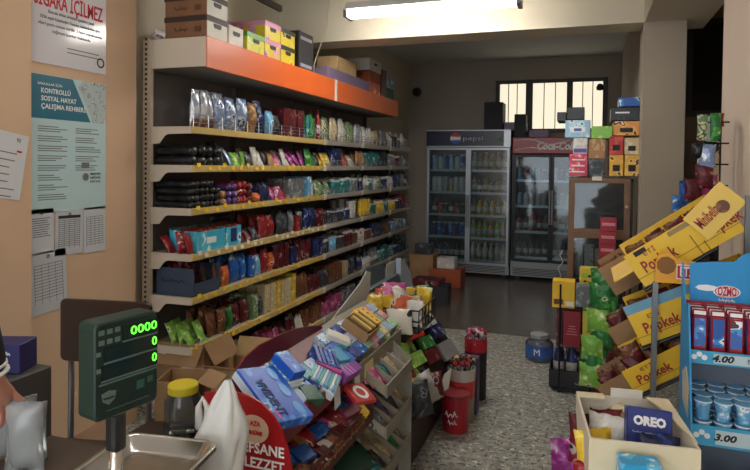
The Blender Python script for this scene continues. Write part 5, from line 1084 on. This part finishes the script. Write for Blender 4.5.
# buckets on the floor
def bucket(name, label, px, py, r, h, cols, rim=None, cat='bucket', taper=.88):
    p = P(px, py, Z=0); o = thing(name, label, cat, (p.x, p.y+r, 0))
    prof = [(0, 0, cols[0][1])]; 
    for f, m in cols: prof.append((r*(taper+(1-taper)*f), h*f, m))
    prof.append((r, h, cols[-1][1])); prof += [(r*.95, h, cols[-1][1]), (r*.93, h*.9, BLACKP), (0, h*.9, BLACKP)]
    link('bucket_body', MB().lathe(prof, 22).mesh('bk', smooth=False), o)
    return o, p
BR = mat('bucket_red', 'a5202a', .35)
o, p = bucket('candy_bucket', 'red candy bucket with white script at the foot of the stands, nearest of the three', 452, 435, .08, .20, [(0, BR), (.5, BR)])
scrawl(o, INKW, .07, .045, FY(-.005, -.0785, .11), 3); scrawl(o, INKW, .05, .035, FY(0, -.077, .065), 3)
link('lid', MB().lathe([(.081, .195, mat('bucket_lid', '8a2a30', .3)), (.083, .20, MC['bucket_lid']), (.083, .215, MC['bucket_lid']), (0, .218, MC['bucket_lid'])], 22).mesh('lid'), o)
o, p = bucket('lollipop_bucket', 'white and red banded bucket of dark wrapped lollipops behind the red bucket', 458, 424, .084, .31, [(0, mat('beige_band', '9a8a74', .5)), (.45, mat('bucket_band_red', 'c0392f', .4)), (.78, mat('bucket_band_white', 'b9b4a8', .5))])
PC_ = o.location
def lolly(cx, cy, z, R_, n, cols, lab, grp, h=.0):
    me = {}
    for k in range(n):
        a = k*2.4; rr = R_*math.sqrt((k+.5)/n); col = cols[k % len(cols)]
        if col not in me:
            mb = MB(); mb.lathe([(0, .0, pc(col, 60)), (.012, .004, pc(col, 60)), (.017, .016, pc(col, 60)), (.012, .029, pc(col, 60)), (0, .033, pc(col, 60))], 8); mb.tube([(0, 0, -.05), (0, 0, .003)], .002, INKW, 5); me[col] = mb.mesh('lolly', smooth=True)
        o = tag(link('lollipop', me[col], None, (cx+rr*math.cos(a), cy+rr*math.sin(a), z+h*(1-rr/R_)+rnd.uniform(0, .012)), (rnd.uniform(-.3, .3), rnd.uniform(-.3, .3), 0)), lab, 'lollipop', grp)
lolly(PC_.x, PC_.y, .315, .07, 30, ['maroon', 'black', 'black', 'red', 'yellow'], 'wrapped lollipop in the white and red banded bucket', 'lollipops in the banded bucket', .03)
o, p = bucket('candy_canister', 'tall black canister with a red rim full of pink topped candy sticks', 473, 401, .072, .39, [(0, mat('near_black_card', '26262b', .6)), (.78, mat('canister_red', 'b02030', .4))], taper=.97)
for k in range(3): link('rim_band', MB().lathe([(.0725, .315+k*.025, INKR), (.0735, .32+k*.025, INKR), (.0725, .325+k*.025, INKR)], 22).mesh('rb'), o)
lolly(o.location.x, o.location.y, .40, .06, 24, ['pink', 'red', 'white', 'maroon'], 'pink and red candy stick top in the black canister', 'candy sticks in the black canister', .02)
p = P(478, 403, Z=0); o = thing('purple_carton', 'dull purple carton on the floor between the buckets', 'box', (-.655, 3.62, 0)); link('carton_body', B((-.06, -.04, 0), (.06, .04, .34), mat('dull_purple_card', '4d4160', .5), .003), o)
# ------------------------------------------------------------------ counter, scale, jar, chair on the near left
CTOP = .80
CT_ = mat('counter_top', '4a3c30', .45, vary=.1, vscale=6)
t = thing('shop_counter', 'dark wooden counter carrying the price scale', 'counter', (-1.0, .8, 0))
link('counter_body', B((-.25, -.8, 0), (.20, .33, CTOP-.03), mat('counter_body', '5a4a3a', .5)), t); link('counter_worktop', B((-.28, -.8, CTOP-.03), (.24, .36, CTOP), CT_, .004), t)
# steel pan
TZ = .93
pc_ = [P(x, y, Z=TZ) for x, y in [(128, 430), (214, 443)]]
ux = (pc_[1]-pc_[0]).normalized(); ux = Matrix.Rotation(R(4), 3, 'Z') @ ux; uy = Vector((-ux.y, ux.x, 0)); wp = (pc_[1]-pc_[0]).length+.002; dp = .30
Mp = Matrix(((ux.x, uy.x, 0, 0), (ux.y, uy.y, 0, 0), (0, 0, 1, 0), (0, 0, 0, 1))); Mp.translation = pc_[0]+ux*wp/2-uy*dp/2-Vector((0, 0, TZ-CTOP)); Mp.translation.z = CTOP
t = thing('price_scale', 'electronic price scale with a steel pan, a chrome post and a green lit display head', 'scale', M=Mp)
link('scale_body', MB().prism([(-wp/2+.02, .002), (wp/2-.02, .002), (wp/2-.03, .085), (-wp/2+.03, .085)], mat('scale_grey', '2f3332', .45), 'y', -dp/2+.02, dp/2-.02).mesh('sb', bevel=.008, seg=2), t)
bm_ = bmesh.new()
def ring(w, d, z, r, n=5):
    out = []
    for (sx, sy, a0) in ((1, 1, 0), (-1, 1, PI/2), (-1, -1, PI), (1, -1, 1.5*PI)):
        for i in range(n): a = a0+PI/2*i/(n-1); out.append(bm_.verts.new((sx*(w/2-r)+r*math.cos(a), sy*(d/2-r)+r*math.sin(a), z)))
    return out
rg = [ring(wp+.012, dp+.012, .118, .03), ring(wp+.012, dp+.012, .124, .03), ring(wp, dp, .128, .028), ring(wp-.012, dp-.012, .124, .026), ring(wp-.035, dp-.035, .101, .022), ring(wp-.06, dp-.06, .098, .018), ring(.05, .05, .097, .01)]
for a, b in zip(rg, rg[1:]):
    for i in range(len(a)): bm_.faces.new((a[i], a[(i+1) % len(a)], b[(i+1) % len(b)], b[i]))
bm_.faces.new(rg[-1]); bmesh.ops.recalc_face_normals(bm_, faces=bm_.faces); me = bpy.data.meshes.new('pan'); bm_.to_mesh(me); bm_.free(); me.materials.append(STEEL)
for p in me.polygons: p.use_smooth = True
pan = link('weighing_pan', me, t)
for q in range(5): link('pan_rib', MB().tube([(-.06+q*.03, -.08, .098), (-.06+q*.03, .02, .098)], .0035, STEEL, 6).mesh('rib', smooth=True), pan)
for q in (-1, 1): link('pan_support', MB().tube([(q*.06, 0, .08), (q*.06, 0, .1)], .012, BLACKP).mesh('ps'), t)
# post and head
hp_ = [P(x, y, D=1.12) for x, y in [(105, 328), (149, 310), (149, 395), (108, 425)]]
hc = (hp_[0]+hp_[1]+hp_[2]+hp_[3])/4
yaw = R(-24)
ax = Matrix.Rotation(math.atan2(rt.y, rt.x)+R(58), 3, 'Z') @ Vector((1, 0, 0))
Mh = fr(hc, ax, (0, 0, 1)); Mloc = Mp.inverted() @ Mh
HG = mat('scale_green_plastic', '17332c', .4); HF = mat('scale_face_green', '10261f', .3)
hw, hh = .135, .178
mb = MB(); n = 5; pts = []
for (sx, sy, a0) in ((1, 1, 0), (-1, 1, PI/2), (-1, -1, PI), (1, -1, 1.5*PI)):
    for i in range(n): a = a0+PI/2*i/(n-1); pts.append((sx*(hw/2-.012)+.012*math.cos(a), sy*(hh/2-.012)+.012*math.sin(a)))
mb.prism(pts, HG, 'z', -.05, 0)
head = link('display_head', mb.mesh('head', bevel=.003), t, M=Mloc)
link('display_face', MB().prism([(x*.94, y*.95) for x, y in pts], HF, 'z', 0, .0015).mesh('face'), head)
LED = mat('green_digits', '5cf03c', .4, emit=1.1); LCD = mat('display_window', '0c1f1a', .15); SG = mat('scale_print', '5f756c', .5)
def dig(xr, y, s, w):
    text(s, head, LED, .017, Matrix.Translation((xr-w/2, y, .0035)), w=w, bold=.01, name='green_digits')
for y, x0 in ((.061, -.012), (.030, -.05), (-.002, -.055)):
    link('display_window', B((x0, y-.013, .0012), (.064, y+.013, .0028), LCD), head)
    link('print_strip', B((x0, y-.0165, .0012), (.064, y-.0135, .003), SG), head)
dig(.062, .062, '0000', .058); dig(.062, .031, '0', .011); dig(.062, -.001, '0', .011)
for q in range(6): link('key_symbol', B((-.060+.016*(q % 3), .067-.018*(q//3), .0012), (-.049+.016*(q % 3), .076-.018*(q//3), .0022), SG), head)
for q in range(2): link('key_symbol', B((-.064, .03-.03*q, .0012), (-.056, .038-.03*q, .0022), SG), head)
link('print_strip', B((-.06, -.024, .0012), (.064, -.021, .0025), SG), head)
link('crest_mark', MB().prism([(-.055, -.040), (-.040, -.036), (-.025, -.040), (-.028, -.054), (-.040, -.062), (-.052, -.054)], SG, 'z', .0012, .0022).mesh('cm'), head)
scrawl(head, HF, .022, .006, Matrix.Translation((-.04, -.049, .0025)))
link('label_patch', B((.018, -.052, .0012), (.035, -.036, .002), mat('face_patch', '2f5a50', .4)), head); link('label_patch', B((.042, -.046, .0012), (.054, -.034, .002), mat('face_patch', '2f5a50', .4)), head)
scrawl(head, SG, .09, .005, Matrix.Translation((.0, -.072, .0015)), 16)
pb = Mp.inverted() @ P(116, 424, D=1.15); 
link('post', MB().tube([(pb.x, pb.y, .0), (pb.x, pb.y, pb.z-.03)], .0125, STEEL, 14).mesh('post', smooth=True), t)
link('post_collar', MB().tube([(pb.x, pb.y, pb.z-.045), (pb.x, pb.y, pb.z+.02)], .018, BLACKP, 14).mesh('col', smooth=False), t)
# jar with yellow lid on a low stool
p = P(183, 432, D=1.9); JG = clear('jar_glass', 'c9d2cc', .93)
t = thing('glass_jar', 'clear glass jar with a yellow lid standing behind the scale', 'jar', (p.x, p.y, p.z))
link('jar_body', MB().lathe([(0, 0, JG), (.055, 0, JG), (.058, .01, JG), (.058, .105, JG), (.042, .128, JG), (.040, .14, JG)], 22).mesh('jb', smooth=True), t)
link('lid', MB().lathe([(.045, .128, mat('lid_yellow', 'd6c32c', .4)), (.047, .13, MC['lid_yellow']), (.047, .152, MC['lid_yellow']), (.043, .156, MC['lid_yellow']), (0, .156, MC['lid_yellow'])], 22).mesh('lid'), t)
s = thing('low_table', 'low dark table behind the counter under the glass jar', 'table', (p.x-.02, p.y+.02, 0)); link('tabletop', B((-.14, -.2, p.z-.025), (.20, .2, p.z-.001), DARKW, .003), s)
for sx in (-1, 1):
    for sy in (-1, 1): link('leg', B((.03+sx*.15-.015, sy*.16-.015, 0), (.03+sx*.15+.015, sy*.16+.015, p.z-.025), DARKW), s)
o = open_carton('cardboard_box', 'small brown cardboard box on the low table between chair and jar', Matrix.Translation((p.x-.09, p.y+.12, p.z)) @ Matrix.Rotation(.3, 4, 'Z'), .14, .14, .13, CARD, (None, None, None, -.35))
# chair
c0 = P(62, 298, D=2.2); c1 = P(152, 298, D=2.15)
cu = Vector((c1.x-c0.x, c1.y-c0.y, 0)); cw = cu.length; cu.normalize()
Mc = fr(((c0.x+c1.x)/2, (c0.y+c1.y)/2, 0), cu, (0, 0, 1)) # x along the board, y up, z to the camera
CBK = mat('brown_chair_board', '3a2720', .4)
t = thing('chair', 'chair with a dark brown backrest board and grey metal legs behind the scale', 'chair', M=Matrix(((cu.x, -cu.y, 0, (c0.x+c1.x)/2), (cu.y, cu.x, 0, (c0.y+c1.y)/2), (0, 0, 1, 0), (0, 0, 0, 1))))
zt_, zb_ = c0.z, P(62, 360, D=2.2).z
pts = []; cx_, cz_ = 0, (zt_+zb_)/2; hw_, hh_ = cw/2, (zt_-zb_)/2
for (sx, sy, a0) in ((1, 1, 0), (-1, 1, PI/2), (-1, -1, PI), (1, -1, 1.5*PI)):
    for i in range(5): a = a0+PI/2*i/4; pts.append((sx*(hw_-.02)+.02*math.cos(a), cz_+sy*(hh_-.02)+.02*math.sin(a)))
link('backrest', MB().prism(pts, CBK, 'y', -.012, .006).mesh('br', bevel=.003), t)
for s in (-1, 1):
    link('leg', MB().tube([(s*hw_*.86, .02, cz_), (s*hw_*.88, .02, .45), (s*hw_*.95, .08, .0)], .011, GREYM, 8).mesh('leg', smooth=True), t)
    link('leg', MB().tube([(s*hw_*.86, -.36, .46), (s*hw_*.95, -.40, 0)], .011, GREYM, 8).mesh('leg', smooth=True), t)
    link('side_rail', MB().tube([(s*hw_*.87, .02, .45), (s*hw_*.87, -.37, .45)], .009, GREYM, 8).mesh('sr', smooth=True), t)
link('seat', MB().box((-hw_*.9, -.38, .46), (hw_*.9, .0, .485), CBK).mesh('seat', bevel=.01, seg=2), t)
# white carrier bag on the counter corner
def crumple(pts, m, seed=0, amp=.006, nv=16, nu=30):
    """pts: list of (z, half width x, half depth y); open pleated bag"""
    V = []; fs = []
    for j in range(nv):
        f = j/(nv-1)*(len(pts)-1); i0 = min(int(f), len(pts)-2); g = f-i0
        z, a, b = [pts[i0][k]*(1-g)+pts[i0+1][k]*g for k in range(3)]
        for i in range(nu):
            th = 2*PI*i/nu; pl = 1+.22*math.sin(th*5+seed)*(j/nv)+.35*noise.noise(Vector((math.cos(th)*1.7+seed, math.sin(th)*1.7, z*14)))
            V.append((z*.12+math.copysign(abs(math.cos(th))**.7, math.cos(th))*a*pl, math.copysign(abs(math.sin(th))**.7, math.sin(th))*b*pl, z+amp*noise.noise(Vector((i, j, seed)))))
    for j in range(nv-1):
        for i in range(nu): fs.append((j*nu+i, j*nu+(i+1) % nu, (j+1)*nu+(i+1) % nu, (j+1)*nu+i))
    fs.append(tuple(range(nu))[::-1]); mb = MB(); mb.add(V, fs, m); return mb.mesh('crumple', smooth=True)
BAGW = mat('white_plastic_film', 'cfcfca', .35, bump=.5, bscale=18)
p = P(222, 470, D=1.30)
bs = thing('carrier_bag', 'white plastic carrier bag hanging between the scale and the red end board', 'bag', (p.x-.018, p.y, p.z-.03), (0, 0, .35))
link('bag_body', crumple([(0, .056, .03), (.05, .060, .036), (.10, .052, .03), (.15, .040, .022), (.19, .022, .012), (.225, .006, .004)], BAGW, 2), bs)
for s in (1,): link('bag_handle', MB().tube([(-.032, 0, .12), (-.036, .0, .165), (-.028, .0, .185), (-.018, .0, .165), (-.016, 0, .13)], [.012, .007, .005, .006, .010], BAGW, 7).mesh('h', smooth=True), bs)
pq = thing('stool', 'low dark stool under the white carrier bag', 'stool', (p.x, p.y, 0)); link('stool_top', B((-.07, -.07, p.z-.055), (.06, .05, p.z-.032), DARKW, .003), pq)
for sx in (-1, 1):
    for sy in (-1, 1): link('leg', B((sx*.05-.01-.005, sy*.05-.01-.01, 0), (sx*.05+.01-.005, sy*.05+.01-.01, p.z-.055), DARKW), pq)
# things at the far left edge
CLOUD = clear('cloudy_film', 'e4e8e6', .72, .2)
p = P(22, 372, D=1.55); 
sh = thing('side_shelf', 'grey metal side unit by the wall under the dark blue carton', 'shelf unit', (p.x-.06, p.y, 0))
link('unit_body', B((-.16, -.07, 0), (.085, .07, p.z-.002), mat('dark_grey_metal', '4b4945', .5), .003), sh)
o = thing('blue_carton', 'dark blue carton with white lettering on the grey side unit', 'box', (p.x-.07, p.y, p.z), (0, 0, .35)); link('carton_body', B((-.12, -.04, 0), (.07, .04, .075), mat('deep_violet_card', '241f5e', .5), .002), o)
scrawl(o, INKW, .05, .014, FY(.02, -.0402, .052)); scrawl(o, INKW, .06, .012, FY(.0, -.0402, .022))
for k, (x, y, z_, w_, h_) in enumerate([(18, 470, .0, .09, .16), (24, 455, .0, .07, .14), (8, 480, .0, .1, .13)]):
    q = P(x, y, D=1.35+.04*k); tag(link('clear_bag', me_bag(w_, h_, .05, CLOUD, 20+k), None, (q.x+.02, min(q.y, 1.1), CTOP+.002), (0, 0, -1.2+.4*k)), ['crumpled clear plastic bag nearest the sleeve', 'crumpled clear plastic bag against the grey side unit', 'flat clear plastic bag at the very corner of the counter'][k], 'bag')
# ------------------------------------------------------------------ person at the far left, only the sleeve and hand in the picture
SKIN = mat('skin', 'c98f78', .5); CLO = mat('black_jacket', '17181b', .7)
w0 = P(3, 398, D=1.3)     # wrist
base = Vector((w0.x-.40, w0.y-.12, 0))
J = dict(pelvis=(0, 0, .95), belly=(0, .0, 1.10), chest=(0, .0, 1.32), neck=(0, .0, 1.50), headb=(0, .03, 1.58), head=(0, .035, 1.66), crown=(0, .02, 1.76),
 shr=(.18, 0, 1.43), elr=(.30, -.03, 1.16), wrr=None, hnr=None, shl=(-.18, 0, 1.43), ell=(-.26, .0, 1.15), wrl=(-.2, .2, 1.0), hnl=(-.17, .27, .97),
 hir=(.10, 0, .90), knr=(.11, .03, .50), anr=(.11, 0, .09), tor=(.11, .17, .03), hil=(-.10, 0, .90), knl=(-.11, .03, .50), anl=(-.11, 0, .09), tol=(-.11, .17, .03))
w0 = w0-Vector((.028, 0, -.015)); wl = w0-base; J['wrr'] = (wl.x, wl.y, wl.z); J['hnr'] = (wl.x-.022, wl.y+.02, wl.z-.035); J['elr'] = (wl.x-.03, wl.y-.06, wl.z+.25); 
RAD = dict(pelvis=.14, belly=.13, chest=.145, neck=.055, headb=.06, head=.092, crown=.06, shr=.065, elr=.045, wrr=.027, hnr=.03, shl=.065, ell=.045, wrl=.027, hnl=.03, hir=.09, knr=.06, anr=.04, tor=.035, hil=.09, knl=.06, anl=.04, tol=.035)
ED = [('pelvis', 'belly'), ('belly', 'chest'), ('chest', 'neck'), ('neck', 'headb'), ('headb', 'head'), ('head', 'crown'), ('chest', 'shr'), ('shr', 'elr'), ('elr', 'wrr'), ('wrr', 'hnr'), ('chest', 'shl'), ('shl', 'ell'), ('ell', 'wrl'), ('wrl', 'hnl'), ('pelvis', 'hir'), ('hir', 'knr'), ('knr', 'anr'), ('anr', 'tor'), ('pelvis', 'hil'), ('hil', 'knl'), ('knl', 'anl'), ('anl', 'tol')]
def skin(nodes, rad, edges, root, m, name):
    ks = list(nodes); me = bpy.data.meshes.new(name); me.from_pydata([nodes[k] for k in ks], [(ks.index(a), ks.index(b)) for a, b in edges], [])
    o = bpy.data.objects.new('tmp', me); C.objects.link(o); md = o.modifiers.new('s', 'SKIN'); md.use_smooth_shade = True
    for i, k in enumerate(ks):
        v = me.skin_vertices[0].data[i]; v.radius = (rad[k], rad[k]*(.75 if k in ('pelvis', 'belly', 'chest') else 1)); v.use_root = k == root
    sb = o.modifiers.new('u', 'SUBSURF'); sb.levels = sb.render_levels = 2
    r = bpy.data.meshes.new_from_object(o.evaluated_get(bpy.context.evaluated_depsgraph_get())); bpy.data.objects.remove(o)
    r.materials.clear(); r.materials.append(m)
    for p in r.polygons: p.use_smooth = True; p.material_index = 0
    return r
# fingers curled round a small object, grown as short chains out of the palm
for s, wk, hk in (('r', 'wrr', 'hnr'), ('l', 'wrl', 'hnl')):
    a = Vector(J[wk]); b = Vector(J[hk]); d = (b-a).normalized(); sd = d.cross(Vector((0, 0, 1))).normalized() if abs(d.z) < .95 else Vector((1, 0, 0)); nn = sd.cross(d)
    for f in range(4):
        L_ = (.062, .07, .066, .052)[f]; o1_ = b+sd*(.027-.018*f)+d*.01; p1 = o1_+d*L_*.45; p2 = p1+(d*.6-nn*.8).normalized()*L_*.35; p3 = p2+(-d*.1-nn).normalized()*L_*.25
        pk = hk
        for i_, (q_, r_) in enumerate(((o1_, .0105), (p1, .0098), (p2, .009), (p3, .0078))):
            k_ = 'f%s%d%d' % (s, f, i_); J[k_] = tuple(q_); RAD[k_] = r_; ED.append((pk, k_)); pk = k_
    pk = hk
    for i_, (q_, r_) in enumerate(((b+sd*.035-d*.01, .012), (b+sd*.055+d*.018-nn*.01, .0105), (b+sd*.052+d*.04-nn*.025, .009))):
        k_ = 't%s%d' % (s, i_); J[k_] = tuple(q_); RAD[k_] = r_; ED.append((pk, k_)); pk = k_
body = skin(J, RAD, ED, 'pelvis', SKIN, 'body')
per = tag(link('person', body, None, base), 'person in a black sleeve with two white cuff stripes, only the forearm and hand showing', 'person')
jk = {k: J[k] for k in ('pelvis', 'belly', 'chest', 'shr', 'elr', 'shl', 'ell', 'wrl')}; jk['cuff'] = tuple(Vector(J['wrr'])*.93+Vector(J['elr'])*.07); jk['collar'] = (0, 0, 1.475)
jr = dict(pelvis=.165, belly=.155, chest=.17, shr=.085, elr=.064, shl=.085, ell=.064, wrl=.04, cuff=.040, collar=.075)
link('jacket', skin(jk, jr, [('pelvis', 'belly'), ('belly', 'chest'), ('chest', 'collar'), ('chest', 'shr'), ('shr', 'elr'), ('elr', 'cuff'), ('chest', 'shl'), ('shl', 'ell'), ('ell', 'wrl')], 'pelvis', CLO, 'jacket'), per)
jt = {k: J[k] for k in ('pelvis', 'hir', 'knr', 'anr', 'hil', 'knl', 'anl')}; jt['pelvis'] = (0, 0, .93)
link('trousers', skin(jt, dict(pelvis=.15, hir=.105, knr=.078, anr=.06, hil=.105, knl=.078, anl=.06), [('pelvis', 'hir'), ('hir', 'knr'), ('knr', 'anr'), ('pelvis', 'hil'), ('hil', 'knl'), ('knl', 'anl')], 'pelvis', mat('dark_trousers', '20242c', .8), 'tr'), per)
a = Vector(J['wrr']); d = (Vector(J['elr'])-a).normalized()
for k in range(2):
    c = a+d*(.033+k*.016); link('cuff_stripe', MB().tube([c, c+d*.006], .0415, INKW, 20).mesh('st', smooth=True), per)
link('hair', MB().lathe([(.06, -.02, CLO), (.1, .0, CLO), (.103, .05, CLO), (.08, .10, CLO), (0, .125, CLO)], 18).mesh('hair', smooth=True), per, (0, .01, 1.67))
for s in (-1, 1):
    link('eye', MB().lathe([(0, -.012, INKW), (.010, -.006, INKW), (.012, 0, INKW), (.008, .006, INK), (0, .009, INK)], 10).mesh('eye', smooth=True), per, (s*.032, .115, 1.665), (-PI/2, 0, 0))
    link('ear', MB().lathe([(0, -.008, SKIN), (.02, -.004, SKIN), (.024, .002, SKIN), (0, .008, SKIN)], 12).mesh('ear', smooth=True), per, (s*.094, .03, 1.65), (0, PI/2, 0))
link('nose', MB().prism([(.0, 0), (.028, -.03), (.0, -.04)], SKIN, 'x', -.011, .011).mesh('nose', bevel=.004), per, (0, .118, 1.655))
link('mouth', MB().box((-.025, 0, -.004), (.025, .006, .004), mat('lips', 'a5605a', .5)).mesh('m', bevel=.002), per, (0, .115, 1.595))

bpy.context.scene.view_settings.view_transform = "Standard"; bpy.context.scene.view_settings.look = "None"
bpy.context.scene.view_settings.gamma = 1; bpy.context.scene.view_settings.use_curve_mapping = False
bpy.context.scene.view_settings.exposure = 1.05
w = bpy.data.worlds.new("world"); bpy.context.scene.world = w; w.use_nodes = True
w.node_tree.nodes["Background"].inputs[0].default_value = (.86, .93, 1, 1); w.node_tree.nodes["Background"].inputs[1].default_value = 1.6
